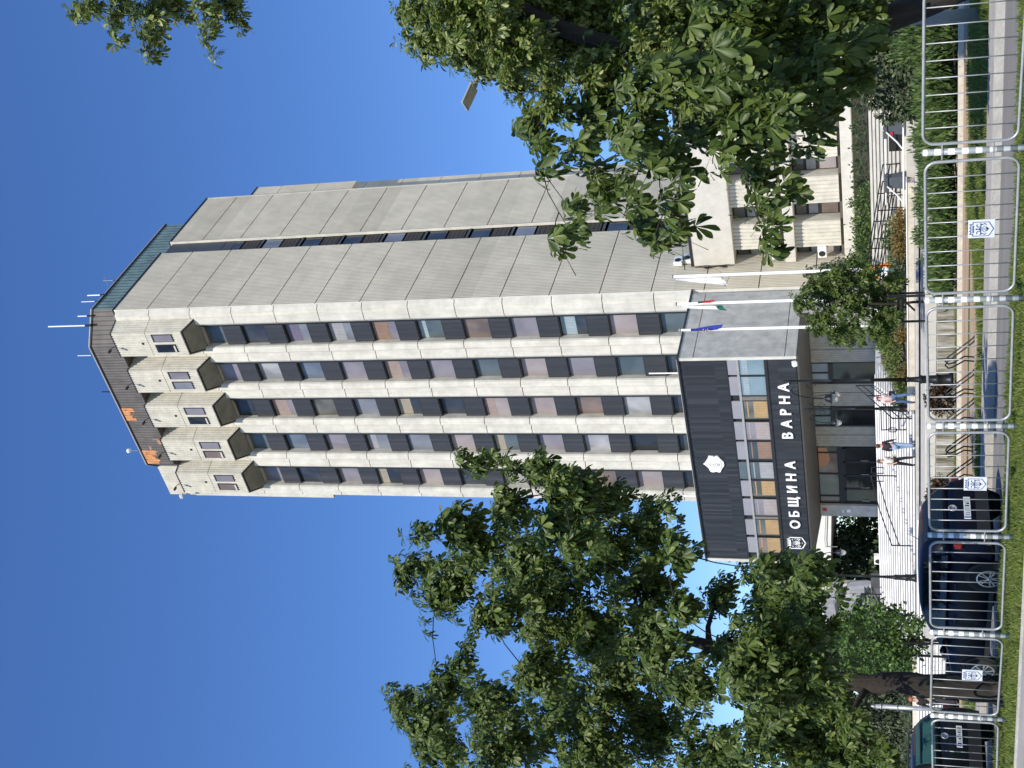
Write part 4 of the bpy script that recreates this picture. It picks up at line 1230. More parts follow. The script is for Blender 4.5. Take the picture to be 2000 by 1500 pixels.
flagpole(-34.99, 'white flagpole carrying the white, green and red flag', 0)
flagpole(-36.63, 'white flagpole carrying the dark blue flag', 0)
hanging_flag('town_flag', 'white flag with thin blue lines hanging from its pole', -33.34, 10.8, 8.55, .62, -1, [flag_w, flag_n], lambda u, v: 1 if (.70 < v < .75 or (.86 < v < .9 and u > .2) or (.86 < v and .82 < u < .88)) else 0, 1)
nf = hanging_flag('national_flag', 'white, green and red flag hanging limp on the middle pole', -35.0, 10.7, 8.75, .38, -1, [flag_w, flag_g, flag_r], lambda u, v: 0 if v < .8 else (1 if v < .93 else 2), 2.2)
fo_ = hanging_flag('fold', None, -34.98, 9.85, 9.25, .22, 1, [flag_r, flag_g], lambda u, v: 1 if v < .2 else 0, .4)
del fo_['category']; fo_['label'] = 'red and green fold right of the pole'
fo_.parent = nf; fo_.matrix_parent_inverse = Matrix.Translation(-nf.location)
bf = hanging_flag('blue_flag', 'dark blue flag with yellow stars hanging limp', -36.65, 10.4, 9.0, .22, 1, [flag_b, flag_y], lambda u, v: 0, 3.1)
b = MB()
for q, (zx, zz) in enumerate(((.1,9.75),(.16,9.6),(.12,9.45),(.2,9.5),(.2,9.72))):
    pts = [(-36.65+zx+(.035 if i % 2 == 0 else .015)*math.cos(PI*i/5+PI/2), zz+(.035 if i % 2 == 0 else .015)*math.sin(PI*i/5+PI/2)) for i in range(10)]
    b.slab(pts, 51.75, 51.76)
b.build('star', flag_y, bf)

# ---------------------------------------------------------------- rails, racks, signs and small equipment
def rail(name, label, runs, r, m, loc, cat='handrail'):
    t = thing(name, label, cat, loc)
    for nm, pts in runs:
        b = MB(); b.tube(pts, r if nm != 'post' else r*1.15, 6); b.build(nm, m, t)
    return t
def se(t): return (-36.9-4.5*t, 45+8.3*t, -.55+1.93*t)
runs = []
for h in (.95, .62, .22): runs.append(('rail', [(se(t)[0], se(t)[1], se(t)[2]+h) for t in (0, .25, .5, .75, 1.0)]))
for t_ in (.02, .33, .66, 1.0): runs.append(('post', [(se(t_)[0], se(t_)[1], se(t_)[2]-.02), (se(t_)[0], se(t_)[1], se(t_)[2]+.97)]))
rail('stair_handrail', 'black steel handrail sloping down the right side of the white stair', runs, .028, black_iron, (-37, 45, -.55))
runs = []
for h in (1.15, .92, .75, .35): runs.append(('rail', [(-38.7,46.4,-.2+h),(-37.1,46.05,-.2+h)]))
runs += [('post', [(-38.7,46.4,-.4),(-38.7,46.4,.97)]), ('scroll', [(-38.7+.13*math.cos(a), 46.4, .45+.2*math.sin(a)) for a in [2*PI*i/12 for i in range(13)]])]
rail('stair_gate', 'short black railing with a scroll between the lamp post and stair foot', runs, .024, black_iron, (-38, 46, -.4))
runs = []
for y_ in (48.0, 48.6): runs.append(('rail', [(-43.4,y_,1.55),(-43.0,y_,1.52),(-43.0,y_,.95),(-43.4,y_,.95),(-43.4,y_,1.55)]))
for h in (.95, .6): runs.append(('rail', [(-43.2,48.2,.62+h),(-44.0,46.6,.2+h),(-44.9,45.0,-.38+h)]))
runs += [('post', [(-43.2,48.2,.1),(-43.2,48.2,1.55)]), ('post', [(-44.9,45.0,-.55),(-44.9,45.0,.6)])]
rail('centre_handrail', 'black stair handrail with a looped end in the middle of the white stair', runs, .028, black_iron, (-44, 46.6, -.4))
runs = []
for h in (.95, .5): runs.append(('rail', [(-56.6,52.6,1.3+h),(-56.0,52.6,1.3+h),(-54.9,48.0,.15+h),(-53.2,45.0,-.55+h)]))
runs += [('post', [(-56.6,52.6,1.2),(-56.6,52.6,2.3)]), ('post', [(-54.9,48.0,-.1),(-54.9,48.0,1.1)]), ('post', [(-53.2,45.0,-.6),(-53.2,45.0,.45)])]
rail('left_handrail', 'dark handrail at the left end of the white stair below the sculpture', runs, .03, black_iron, (-58, 48, 0))
runs = []
xs_ = (-30.6, -32.6, -34.4)
for dy in (0, 1.5):
    for h in (1.0, .7, .42): runs.append(('rail', [(-26.9,48.9+dy,-.3+h),(-29.6,48.9+dy,.12+h),(-32.6,48.9+dy,.6+h)]))
    for tt in (0, .25, .5, .75, 1): runs.append(('post', [(-26.9-5.7*tt,48.9+dy,-.55+.9*tt),(-26.9-5.7*tt,48.9+dy,.7+.9*tt)]))
for tt in (.1, .45): runs.append(('loop', [(-27-5*tt,48.7,-.2+.8*tt),(-27-5*tt,48.7,.35+.8*tt),(-27.3-5*tt,48.7,.42+.8*tt),(-27.6-5*tt,48.7,.35+.8*tt),(-27.6-5*tt,48.7,-.2+.8*tt)]))
rail('side_stair_railing', 'black railing with many bars climbing the side stair towards the low wing', runs, .026, black_iron, (-31, 51, 0))
# platform lift stations
grey_box = mat('lift_housing', (.07,.08,.09), .5, .15, 5)
def lift(x, y, z, label, pail):
    t = thing('stair_lift', label, 'stair lift', (x, y, z), 'grey stair lift stations')
    b = MB(); b.hexa([(x-.30,y-.25,z),(x+.30,y-.25,z),(x+.30,y+.25,z),(x-.30,y+.25,z),(x-.22,y-.2,z+.72),(x+.22,y-.2,z+.72),(x+.22,y+.2,z+.72),(x-.22,y+.2,z+.72)]); bevel(b.build('housing', grey_box, t), .02)
    b = MB(); b.box(x-.42, x+.30, y-.26, y+.2, z+.722, z+.86); bevel(b.build('cover', grey_box, t), .02)
    b = MB(); b.tube([(x-.1,y-.3,z+.75),(x-.55,y-.3,z+.35),(x-.9,y-.3,z+.12)], .035, 8); b.build('support_arm', white_paint, t)
    if pail:
        for cx_ in (-.22, .32):
            b = MB(); b.tube([(x+cx_+.28*math.cos(a), y+.32, z+.55+.36*math.sin(a)) for a in [2*PI*i/20 for i in range(21)]], .012, 6); b.build('safety_hoop', white_paint, t)
        b = MB(); b.box(x-.32, x-.12, y-.268, y-.2, z+.5, z+.62); b.build('label_plate', mat('red_label', (.4,.03,.03), .5, .1, 6), t)
    return t
lift(-26.4, 48.0, -.25, 'grey tapered lift station beside the end of the stair railing', False)
lift(-23.9, 48.0, -.25, 'grey tapered lift station with thin white hoops near the cedar', True)
rail('lift_rail', 'white tubular guide rail running between the two lift stations', [('rail', [(-22.6,48.1,.55),(-27.6,48.1,.57)]), ('rail', [(-22.4,47.5,-.16),(-28.0,47.5,-.14)]), ('rail', [(-22.4,47.0,-.34),(-28.0,47.0,-.32)])], .03, white_paint, (-25, 48, -.2), 'rail')
b = MB(); b.box(-25.3, -24.35, 48.5, 49.3, -.3, .42); tag(bevel(b.build('service_box', mat('black_box', (.014,.014,.014), .7, .2, 5), loc=(-24.8,48.9,-.3)), .02), 'black open service box behind the hooped lift station', 'box')

def bike_rack():
    t = thing('bike_rack', '', 'bike rack', (0, 0, 0), 'curved tube bike racks')
    for dx in (0, .09):
        b = MB()
        b.tube([(-.35+dx,0,0),(-.28+dx,0,.05),(.12+dx,0,.52),(.20+dx,0,.56),(.26+dx,0,.50),(.24+dx,0,.42),(.10+dx,.0,.20),(.12+dx,.0,.02)], .016, 7)
        b.build('tube', black_iron, t, True)
    b = MB(); b.box(-.4, .3, -.05, .05, -.02, .02); b.build('foot_bar', galv, t)
    return t
RK = [(-17.55,23.8,'curved black bike rack at the right end of the row'),(-18.45,23.75,'curved black bike rack second in the row from its right end'),(-19.25,23.7,'curved black bike rack right of the striped post'),
      (-20.1,23.65,'curved black bike rack left of the striped post'),(-20.95,23.6,'curved black bike rack nearest the hatchback')]
r0 = bike_rack()
for i, (x, y, l) in enumerate(RK):
    o = r0 if i == 0 else copy_tree(r0)
    o.location = (x, y, gz(x)+.01); o.rotation_euler = (0, 0, R(180+14)); o['label'] = l; o.scale = (1.15, 1.15, 1.15)

# orange board by the small tree
ob = thing('orange_trestle', 'bright orange trestle with a white panel half hidden by the young chestnut', 'trestle', (-31.8, 49.5, .3))
orange_m = mat('orange_plastic', (.80,.24,.03), .5, .1, 6)
for sx in (-1, 1):
    b = MB(); b.hexa([(-31.8+sx*.42,49.3,.25),(-31.8+sx*.30,49.3,.25),(-31.8+sx*.30,49.7,.25),(-31.8+sx*.42,49.7,.25),(-31.8+sx*.06,49.45,1.65),(-31.8,49.45,1.65),(-31.8,49.55,1.65),(-31.8+sx*.06,49.55,1.65)]); b.build('leg', orange_m, ob)
b = MB(); b.box(-32.15, -31.5, 49.28, 49.33, .85, 1.0); b.box(-32.05, -31.6, 49.3, 49.35, 1.15, 1.27); b.build('crossbar', orange_m, ob)
b = MB(); b.hexa([(-32.2,49.2,.55),(-31.45,49.2,.62),(-31.45,49.24,.62),(-32.2,49.24,.55),(-32.05,49.26,.95),(-31.6,49.26,.98),(-31.6,49.3,.98),(-32.05,49.3,.95)]); b.build('panel', white_paint, ob)

# sculpture
stone = mat('grey_sculpture_stone', (.26,.26,.27), .75, .2, 2.2, .5, 9, streak=.5, dirt=(.42,.42,.43))
STATUE = {'wing':[(-58.82,4.95),(-58.85,4.58),(-58.2,4.61),(-58.36,4.16),(-58.58,4.01),(-59.6,3.94),(-60.26,4.06),(-60.9,4.42),(-61.44,4.56),(-61.45,4.67),(-60.12,4.82),(-59.29,4.97)],'robe':[(-58.14,3.6),(-57.92,3.24),(-57.83,2.54),(-58.59,2.61),(-59.42,2.72),(-59.95,2.92),(-59.83,3.29),(-59.44,3.74),(-58.65,3.71)],'arm':[(-57.49,3.23),(-57.29,2.03),(-57.84,2.05),(-57.85,2.54),(-57.92,3.24),(-58.0,3.41),(-57.52,3.33)],'torso':[(-57.2,4.14),(-57.12,3.89),(-57.38,3.75),(-57.92,3.61),(-58.19,3.63),(-58.48,3.82),(-58.58,4.04),(-58.59,4.17),(-58.14,4.3),(-57.96,4.42),(-57.73,4.41),(-57.68,4.22)],'leg':[(-58.31,2.56),(-58.23,2.0),(-60.16,1.89),(-60.33,2.26),(-59.32,2.58)]}
sc_ = thing('sculpture', 'large grey stone sculpture of a winged figure left of the entrance', 'sculpture', (-59, 54, 1.4))
for nm, y0, y1 in (('wing',53.8,54.5),('robe',53.7,54.6),('arm',53.9,54.4),('torso',53.75,54.45),('leg',53.95,54.7)):
    b = MB(); P_ = STATUE[nm]
    cx_ = sum(p[0] for p in P_)/len(P_); cz_ = sum(p[1] for p in P_)/len(P_)
    sh_ = lambda f: [(cx_+(x-cx_)*f, cz_+(z-cz_)*f) for x, z in P_]
    b.loft([[(x,y0-.12,z) for x, z in sh_(.72)],[(x,y0+.06,z) for x, z in P_],[(x,y1-.06,z) for x, z in P_],[(x,y1+.1,z) for x, z in sh_(.75)]])
    recalc(b.build(nm, stone, sc_))
b = MB(); b.tube([(-58.0,54.1,4.35),(-58.75,54.1,4.2),(-59.2,54.05,3.75)], [.14,.12,.1], 7); b.build('neck_fold', stone, sc_)
b = MB(); b.box(-60.4, -57.2, 53.6, 54.9, 1.3, 1.95); bevel(b.build('plinth', mat('dark_plinth', (.10,.10,.105), .7, .2, 3), sc_), .03)

# air conditioners, floodlights, aerials
def ac_unit(label, x, y, z, face):
    t = thing('air_conditioner', label, 'air conditioner', (x, y, z), 'white air conditioning units')
    if face == 'y':
        b = MB(); b.box(x-.40, x+.40, y-.15, y+.15, z, z+.56); bevel(b.build('casing', white_paint, t), .02)
        b = MB(); b.lathe([(.21,-.165),(.22,-.152),(.01,-.151)], (x-.1,y,z+.28), 20, axis='y'); b.build('fan_grille', plastic_m, t)
    else:
        b = MB(); b.box(x-.15, x+.15, y-.40, y+.40, z, z+.56); bevel(b.build('casing', white_paint, t), .02)
        b = MB(); b.lathe([(.01,.165),(.21,.165),(.22,.151)], (x,y-.1,z+.28), 20, axis='x'); b.build('fan_grille', plastic_m, t)
    b = MB(); b.box(x-.12, x+.3, y-.3, y+.3, z-.06, z-.001); b.build('bracket', galv, t)
    return t
ac_unit('white air conditioner on the tower side above the low wing, upper of two', -44.1, 70.75, 14.1, 'x')
ac_unit('white air conditioner on the tower side just above the wing roof', -44.1, 71.0, 13.5, 'x')
ac_unit('white air conditioner in the upper corner recess of the low wing', -43.75, 70.65, 7.55, 'y')
ac_unit('white air conditioner in the lower corner recess of the low wing', -43.75, 70.65, 4.6, 'y')
ac_unit('white air conditioner standing by the canopy left of the entrance', -63.2, 62.0, 1.4, 'y')
def flood(label, x, y, z, dx=0, dy=-.35):
    t = thing('floodlight', label, 'floodlight', (x, y, z), 'white floodlights on the building')
    b = MB(); b.tube([(x,y+.2,z+.05),(x+dx*.4,y+dy*.4,z+.05)], .025, 6); b.build('bracket', black_iron, t)
    b = MB(); b.obox((x+dx*.7,y+dy*.7,z), (.34,0,0), (0,.2,.12), (0,-.1,.24)); bevel(b.build('lamp_body', white_paint, t), .04)
    return t
flood('white floodlight at the lower front corner of the entrance block', -44.55, 59.75, 6.05)
flood('white floodlight on the roof edge of the entrance block below the fourth pier', -60.9, 59.9, 13.35)
flood('white floodlight at the top left corner of the tower', -62.95, 66.85, 58.6)
def mast(label, x, y, z, h, r=.045, extra=None, m=white_paint):
    t = thing('antenna', label, 'antenna', (x, y, z), 'antennas on the roof')
    b = MB(); b.tube([(x,y,z),(x,y,z+h)], r, 7); b.build('rod', m, t)
    b = MB(); b.tube([(x,y,z-.3),(x,y,z+.25)], r*1.6, 7); b.build('clamp', black_iron, t)
    if extra == 'ball':
        b = MB(); b.ell((x,y,z+h+.16), .2,.2,.2); b.build('ball', white_paint, t, True)
    if extra == 'yagi':
        b = MB(); b.tube([(x-.5,y,z+h*.8),(x+.5,y,z+h*.8)], .015, 5)
        for q in range(5): b.tube([(x-.45+.22*q,y-.22,z+h*.8),(x-.45+.22*q,y+.22,z+h*.8)], .012, 4)
        b.build('aerial_boom', galv, t)
    return t
mast('tallest white whip antenna on the chamfered front roof corner', -45.35, 66.95, 59.97, 3.65, .055)
mast('short white antenna right of the tallest one', -44.9, 67.6, 59.97, 1.1)
mast('white antenna on the teal roof edge, second from the front corner', -44.55, 69.1, 59.97, 1.5, .03)
mast('white antenna farther back on the teal roof edge', -44.55, 70.0, 59.97, 1.45, .05)
mast('forked aerial at the far back of the teal roof edge', -44.55, 72.1, 59.97, 1.2, .02, 'yagi', galv)
mast('thin white antenna behind the front parapet between the second bay', -47.6, 66.1, 59.97, 1.5, .03)
mast('short dark aerial on the front parapet above the third bay', -51.2, 66.1, 59.97, .9, .05, None, black_iron)
mast('thin mast with a white ball on the left of the roof', -57.4, 66.1, 59.97, .95, .02, 'ball', grey_paint)
mast('white rod standing on the entrance block roof right of the second window column', -48.9, 64.5, 13.2, 2.9, .05)
mast('white rod standing on the entrance block roof left of the fourth window column', -59.95, 64.5, 13.2, 2.6, .05)
# dangling cable bundle on the wing corner
b = MB()
for q in range(5):
    b.tube([(-44.22+.02*q,70.05,13.2-.1*q),(-44.2,70.0-.05*q,12.4),(-44.21,70.05+.04*q,11.6-.12*q),(-44.2,69.9,11.0)], .03, 5)
tag(b.build('cable_bundle', black_iron, loc=(-44.2,70,11)), 'loose bundle of dark cables hanging beside the wing roof beam', 'cables')
b = MB()
b.tube([(-33.35,51.9,8.1),(-36,55,8.9),(-39.5,62,10.2),(-44.25,69.8,11.8)], .012, 4)
tag(b.build('sagging_wire', black_iron, loc=(-39,61,10)), 'thin wire strung from the flagpole to the tower side', 'wire')
# ---------------------------------------------------------------- vegetation
def np_mesh(name, verts, faces4=None, faces3=None, m=None, parent=None, loc=None, smooth=False):
    me = bpy.data.meshes.new(name)
    off = OFF[parent.name] if parent is not None else Vector(loc or (0, 0, 0))
    v = np.asarray(verts, dtype=np.float32) - np.array(off, dtype=np.float32)
    idx, tot = [], []
    if faces4 is not None and len(faces4): idx.append(np.asarray(faces4).ravel()); tot.append(np.full(len(faces4), 4))
    if faces3 is not None and len(faces3): idx.append(np.asarray(faces3).ravel()); tot.append(np.full(len(faces3), 3))
    idx = np.concatenate(idx).astype(np.int32); tot = np.concatenate(tot).astype(np.int32)
    me.vertices.add(len(v)); me.vertices.foreach_set('co', v.ravel())
    me.loops.add(len(idx)); me.loops.foreach_set('vertex_index', idx)
    me.polygons.add(len(tot))
    st = np.zeros(len(tot), dtype=np.int32); st[1:] = np.cumsum(tot)[:-1]
    me.polygons.foreach_set('loop_start', st); me.polygons.foreach_set('loop_total', tot)
    if smooth: me.polygons.foreach_set('use_smooth', np.ones(len(tot), dtype=bool))
    me.update(calc_edges=True)
    me.materials.append(m)
    return link(name, me, parent, off)

def unit(a): return a/np.maximum(np.linalg.norm(a, axis=-1, keepdims=True), 1e-9)

def sample(blobs, dens, size, rs, flat=1.0, shell=2.0, pull=0.0):
    P, O = [], []
    for q in blobs:
        x, y, z, r = q[:4]
        rz = q[4] if len(q) > 4 else r
        n = max(12, int(dens*r*rz/size**2))
        if pull:
            n = max(2, int(dens*(r-.2*pull)**2/size**2)) if r > pull else max(2, int(dens*r*r/size**2))
            r = rz = max(r-pull, r*.3)
        d = unit(rs.normal(size=(n, 3)))
        rad = rs.random(n)**(1/shell)
        rad *= 1+(.34 if pull else .22)*rs.normal(size=n)
        P.append(np.array([x, y, z]) + d*rad[:, None]*np.array([r, r, rz]))
        O.append(d)
    return np.concatenate(P), np.concatenate(O)

LEAFLET = np.array([(0,0,0),(.48,0,-.03),(.80,0,-.075),(1,0,-.15),(.25,.05,.0),(.52,.125,.012),(.78,.175,-.02),(.92,.11,-.08),(.25,-.05,.0),(.52,-.125,.012),(.78,-.175,-.02),(.92,-.11,-.08)])
def palmate(name, blobs, dens, L, m, parent, seed, droop=.9, k=6, spread=78, wide=1.0, per=5):
    """chestnut foliage: whorls of stalked leaves at the twig tips, every leaf a fan of drooping leaflets"""
    rs = np.random.default_rng(seed)
    P0, O0 = sample(blobs, dens/per, L, rs, pull=L*.45)
    n = len(P0)*per
    O = np.repeat(O0, per, 0); P = np.repeat(P0, per, 0)
    ax = unit(O0*.8 + np.array([0, 0, .25]) + rs.normal(size=O0.shape)*.35)
    e1 = unit(np.cross(ax, rs.normal(size=ax.shape))); e2 = np.cross(ax, e1)
    ph = (np.arange(per)*2*PI/per)[None, :] + rs.random((len(P0), 1))*6 + rs.normal(size=(len(P0), per))*.3
    el = rs.uniform(-.1, .9, (len(P0), per))
    st = ((e1[:, None, :]*np.cos(ph)[..., None] + e2[:, None, :]*np.sin(ph)[..., None])*np.cos(el)[..., None] + ax[:, None, :]*np.sin(el)[..., None]).reshape(-1, 3)
    stl = (L*rs.uniform(.35, .95, n))[:, None]
    B = P + st*stl + np.array([0, 0, -.12])*stl
    a = unit(st*.75 + np.array([0, 0, -droop]) + rs.normal(size=(n, 3))*.28)
    nn = st*.4 + O*.3 + np.array([.05, -.30, .75]) + rs.normal(size=(n, 3))*.35
    nn = unit(nn - a*np.sum(nn*a, 1, keepdims=True))
    s = np.cross(nn, a)
    size = L*np.clip(rs.normal(1.0, .26, n), .45, 1.6)
    ang = np.radians(np.linspace(-spread, spread, k))[None, :] + rs.normal(size=(n, k))*.10
    lf = (1-.38*np.abs(np.linspace(-1, 1, k))**1.5)[None, :]*(1+.1*rs.normal(size=(n, k)))
    ca, sa = np.cos(ang)[..., None], np.sin(ang)[..., None]
    dirn = a[:, None, :]*ca + s[:, None, :]*sa
    side = -a[:, None, :]*sa + s[:, None, :]*ca
    tilt = rs.normal(size=(n, k, 1))*.28 - .14
    nrm = nn[:, None, :] + dirn*0
    d2 = unit(dirn + nrm*tilt); n2 = unit(nrm - dirn*tilt)
    sc = (size[:, None]*lf)[..., None, None]
    V_ = B[:, None, None, :] + sc*(LEAFLET[None, None, :, 0:1]*d2[:, :, None, :] + wide*LEAFLET[None, None, :, 1:2]*side[:, :, None, :] + LEAFLET[None, None, :, 2:3]*n2[:, :, None, :])
    V_ = V_.reshape(-1, 3)
    base = (np.arange(n*k)*12)[:, None]
    f4 = np.concatenate([base+np.array([q]) for q in ((0,1,5,4),(1,2,6,5),(2,3,7,6),(0,8,9,1),(1,9,10,2),(2,10,11,3))])
    f3 = np.zeros((0, 3), dtype=int)
    nv = len(V_)                                         # leaf stalks and the twig that carries the whorl
    w = L*.022
    sv = np.stack([P-s*w, P+s*w, B], 1).reshape(-1, 3)
    T0 = P0 - ax*L*2.2 + np.array([0, 0, -.05])*L
    tv = np.stack([T0-e1*w*1.6, T0+e1*w*1.6, P0+e2*w], 1).reshape(-1, 3)
    t3 = np.arange(len(sv)+len(tv)).reshape(-1, 3) + nv
    return np_mesh(name, np.concatenate([V_, sv, tv]), f4, np.concatenate([f3, t3]), m, parent, smooth=True)

def sprays(name, blobs, dens, L, m, parent, seed, up_=.5, out_=.7, rnd_=.5, wide=.28, shell=2.5, loc=None):
    """small folded leaf blades or needle sprays"""
    rs = np.random.default_rng(seed)
    P, O = sample(blobs, dens, L, rs, shell=shell)
    n = len(P)
    a = unit(O*out_ + np.array([0, 0, up_]) + rs.normal(size=(n, 3))*rnd_)
    nn = rs.normal(size=(n, 3)) + np.array([0, -.5, .5])
    nn = unit(nn - a*np.sum(nn*a, 1, keepdims=True))
    s = np.cross(nn, a)
    l = (L*(.6+.8*rs.random(n)))[:, None]
    w = l*wide
    V_ = np.stack([P, P+a*l*.5+s*w+nn*w*.3, P+a*l-nn*w*.5, P+a*l*.5-s*w+nn*w*.3], 1).reshape(-1, 3)
    b_ = (np.arange(n)*4)[:, None]
    return np_mesh(name, V_, None, np.concatenate([b_+np.array([[0,1,2]]), b_+np.array([[0,2,3]])]), m, parent, loc)

def wood(name, trunk, radii, targets, m, parent, seed, rmin=.012, taper=.62, n=8):
    """trunk and limbs as one mesh; limbs reach towards the leaf masses"""
    rs = random.Random(seed)
    b = MB()
    pts = [Vector(p) for p in trunk]
    fine, fr = [], []
    for i in range(len(pts)-1):
        for q in range(4):
            t = q/4
            j = Vector((rs.uniform(-1,1), rs.uniform(-1,1), 0))*radii[i]*.18
            fine.append(pts[i].lerp(pts[i+1], t)+(j if i or q else Vector())); fr.append((radii[i]+(radii[i+1]-radii[i])*t)*rs.uniform(.94,1.07))
    fine.append(pts[-1]); fr.append(radii[-1])
    b.tube(fine, fr, 14)
    nodes = [(p, r) for p, r in zip(fine, fr)][len(fine)//2:]
    for q in sorted(targets, key=lambda q: (Vector(q[:3])-fine[-1]).length):
        c = Vector(q[:3])
        p, r = min(nodes, key=lambda e: (e[0]-c).length + (0 if e[0].z <= c.z+.3 else .8*(e[0].z-c.z)))
        d = c-p
        L_ = d.length
        if L_ < .15: continue
        r1 = max(rmin, min(r*taper, .03+L_*.035))
        r2 = max(rmin*.6, r1*.45)
        mid = p+d*.5+Vector((rs.uniform(-.1,.1), rs.uniform(-.1,.1), .10*min(L_,1.5)))
        path = [p, p+d*.25+(mid-p-d*.5)*.7, mid, p+d*.78+(mid-p-d*.5)*.5, c]
        rr = [r1+(r2-r1)*t for t in (0,.25,.5,.78,1)]
        b.tube(path, rr, n if r1 > .05 else 5)
        for a_, e in zip(path[1:], rr[1:]): nodes.append((a_, e))
    return b.build(name, m, parent, True)
BL_LEFT=[(-12.14,13.84,6.66,0.15),(-12.01,13.63,6.14,0.16),(-12.58,14.1,5.7,0.21),(-12.41,13.71,5.08,0.24),(-12.57,13.57,5.2,0.27),(-13.28,14.11,4.93,0.33),(-13.24,14.94,6.98,0.21),(-13.11,14.75,6.27,0.22),(-13.21,14.69,5.73,0.27),(-12.7,13.82,4.86,0.31),(-13.45,14.32,4.57,0.3),(-13.35,13.91,6.24,0.35),(-12.54,12.69,6.64,0.31),(-12.42,12.39,7.09,0.2),(-13.05,12.89,6.39,0.42),(-17.29,16.17,9.66,0.38),(-16.93,15.71,8.55,0.51),(-17.36,15.61,8.95,0.43),(-16.29,15.58,6.91,0.63),(-13.43,13.77,5.31,0.45),(-15.21,13.33,6.71,0.45),(-16.38,14.78,6.35,0.71),(-15.5,15.27,5.23,0.63),(-15.48,15.83,4.46,0.46),(-17.12,15.95,4.81,0.64),(-12.49,12.3,3.06,0.28),(-17.05,14.69,5.56,0.71),(-17.78,14.99,6.75,0.39),(-19.15,14.23,9.81,0.37),(-17.47,12.72,8.31,0.43),(-18.36,14.08,8.63,0.42),(-15.28,12.31,6.95,0.25),(-23.25,16.2,10.58,0.66),(-21.14,15.88,8.76,0.65),(-20.51,14.42,7.91,0.71),(-16.72,13.28,6.26,0.47),(-21.57,16.08,7.14,0.84),(-20.6,14.53,6.11,0.77),(-19.92,15.96,5.73,0.74),(-21.33,15.8,5.14,0.75),(-16.59,14.24,4.33,0.47),(-17.39,13.8,3.69,0.41),(-20.61,14.65,3.65,0.7),(-18.79,13.88,2.46,0.68),(-15.93,12.64,2.16,0.47),(-15.49,13.3,2.26,0.51),(-17.07,15.64,2.47,0.43),(-12.63,12.1,1.8,0.27),(-12.76,12.11,1.32,0.31),(-16.61,14.78,1.67,0.5),(-15.91,13.19,1.47,0.46),(-18.71,14.36,1.49,0.57),(-19.5,14.07,1.34,0.58),(-18.19,13.48,0.84,0.32),(-16.99,16.49,2.01,0.21),(-17.63,12.8,0.4,0.25),(-16.36,13.8,2.88,0.38),(-15.95,12.83,2.58,0.36),(-19.95,14.81,1.85,0.58),(-16.55,13.17,1.83,0.42),(-15.79,13.54,1.85,0.35),(-16.71,15.34,1.93,0.35),(-17.51,13.38,0.85,0.26),(-19.63,14.47,1.08,0.38),(-17.58,16.06,3.41,0.35),(-13.91,12.36,3.19,0.31),(-12.28,12.18,4.54,0.27),(-15.83,12.95,3.83,0.37)]
BL_RT=[(-7.93,22.3,9.01,0.46),(-8.3,21.85,8.64,0.48),(-8.17,20.71,7.71,0.42),(-7.5,20.99,7.63,0.62),(-7.77,20.53,6.98,0.59),(-8.73,21.38,7.56,0.35),(-8.05,20.13,6.36,0.49),(-8.03,22.09,6.82,0.72),(-9.64,22.69,7.5,0.35),(-9.84,22.86,6.81,0.46),(-8.74,22.2,6.26,0.73),(-8.32,22.88,6.02,0.76),(-9.13,20.05,6.02,0.26),(-8.96,20.87,5.34,0.56),(-8.91,22.9,5.4,0.74),(-8.39,22.33,4.24,0.71),(-8.73,21.23,4.22,0.65)]
BL_RL=[(-9.85,20.85,6.8,0.33),(-9.81,20.01,6.46,0.23),(-9.53,20.53,5.46,0.47),(-9.59,19.16,5.39,0.38),(-9.67,18.9,5.99,0.22),(-10.53,19.55,5.2,0.36),(-9.16,18.75,4.44,0.49),(-8.78,19.39,4.18,0.54),(-11.67,20.9,6.28,0.29),(-11.18,19.26,5.88,0.25),(-11.04,18.42,5.85,0.17),(-10.16,18.52,4.4,0.3),(-9.78,18.84,3.82,0.4),(-11.87,20.44,4.85,0.32),(-11.76,19.34,4.25,0.25),(-11.4,19.15,3.8,0.26),(-10.47,18.65,3.84,0.27),(-10.16,20.95,3.83,0.51),(-8.59,19.5,3.16,0.53),(-8.35,20.74,3.1,0.64),(-7.68,20.35,2.74,0.57),(-9.68,18.54,2.98,0.29),(-9.25,18.84,2.56,0.37),(-10.73,20.16,2.61,0.33),(-10.53,18.79,2.33,0.25),(-10.87,18.51,2.25,0.19),(-11.97,19.68,2.31,0.17),(-10.57,19.05,1.93,0.18),(-10.79,20.99,2.14,0.28),(-8.84,18.72,1.9,0.41),(-8.57,19.78,2.25,0.55),(-8.87,22.21,2.1,0.7),(-9.84,19.46,1.5,0.21),(-9.87,20.97,1.36,0.33),(-8.56,19.64,1.32,0.45),(-8.5,20.83,1.12,0.54),(-8.25,21.27,0.82,0.46),(-8.67,20.3,0.73,0.22),(-8.78,19.5,1.57,0.42),(-8.63,20.85,1.64,0.53),(-8.77,22.51,1.37,0.56),(-9.32,20.56,0.97,0.32),(-9.15,19.7,2.63,0.4),(-7.97,18.48,2.5,0.45),(-8.02,20.86,2.29,0.53),(-7.98,20.83,1.69,0.52),(-9.19,18.94,2.23,0.34),(-8.54,20.8,0.61,0.31),(-9.75,20.66,3.32,0.41)]
BL_OV=[(-7.44,23.28,17.28,0.25),(-7.26,23.1,16.69,0.28),(-8.22,24.86,17.65,0.24),(-8.4,24.13,17.19,0.18),(-7.98,24.98,17.4,0.34),(-7.84,23.81,16.02,0.37),(-8.63,24.8,16.82,0.34),(-8.9,24.31,16.5,0.24),(-8.08,24.58,15.59,0.26),(-7.89,24.49,15.87,0.35),(-8.06,23.99,14.63,0.32),(-8.21,23.19,14.28,0.24),(-8.77,23.42,14.44,0.16),(-8.32,24.75,14.3,0.23),(-8.69,24.8,14.36,0.18),(-8.15,24.85,14.55,0.33)]
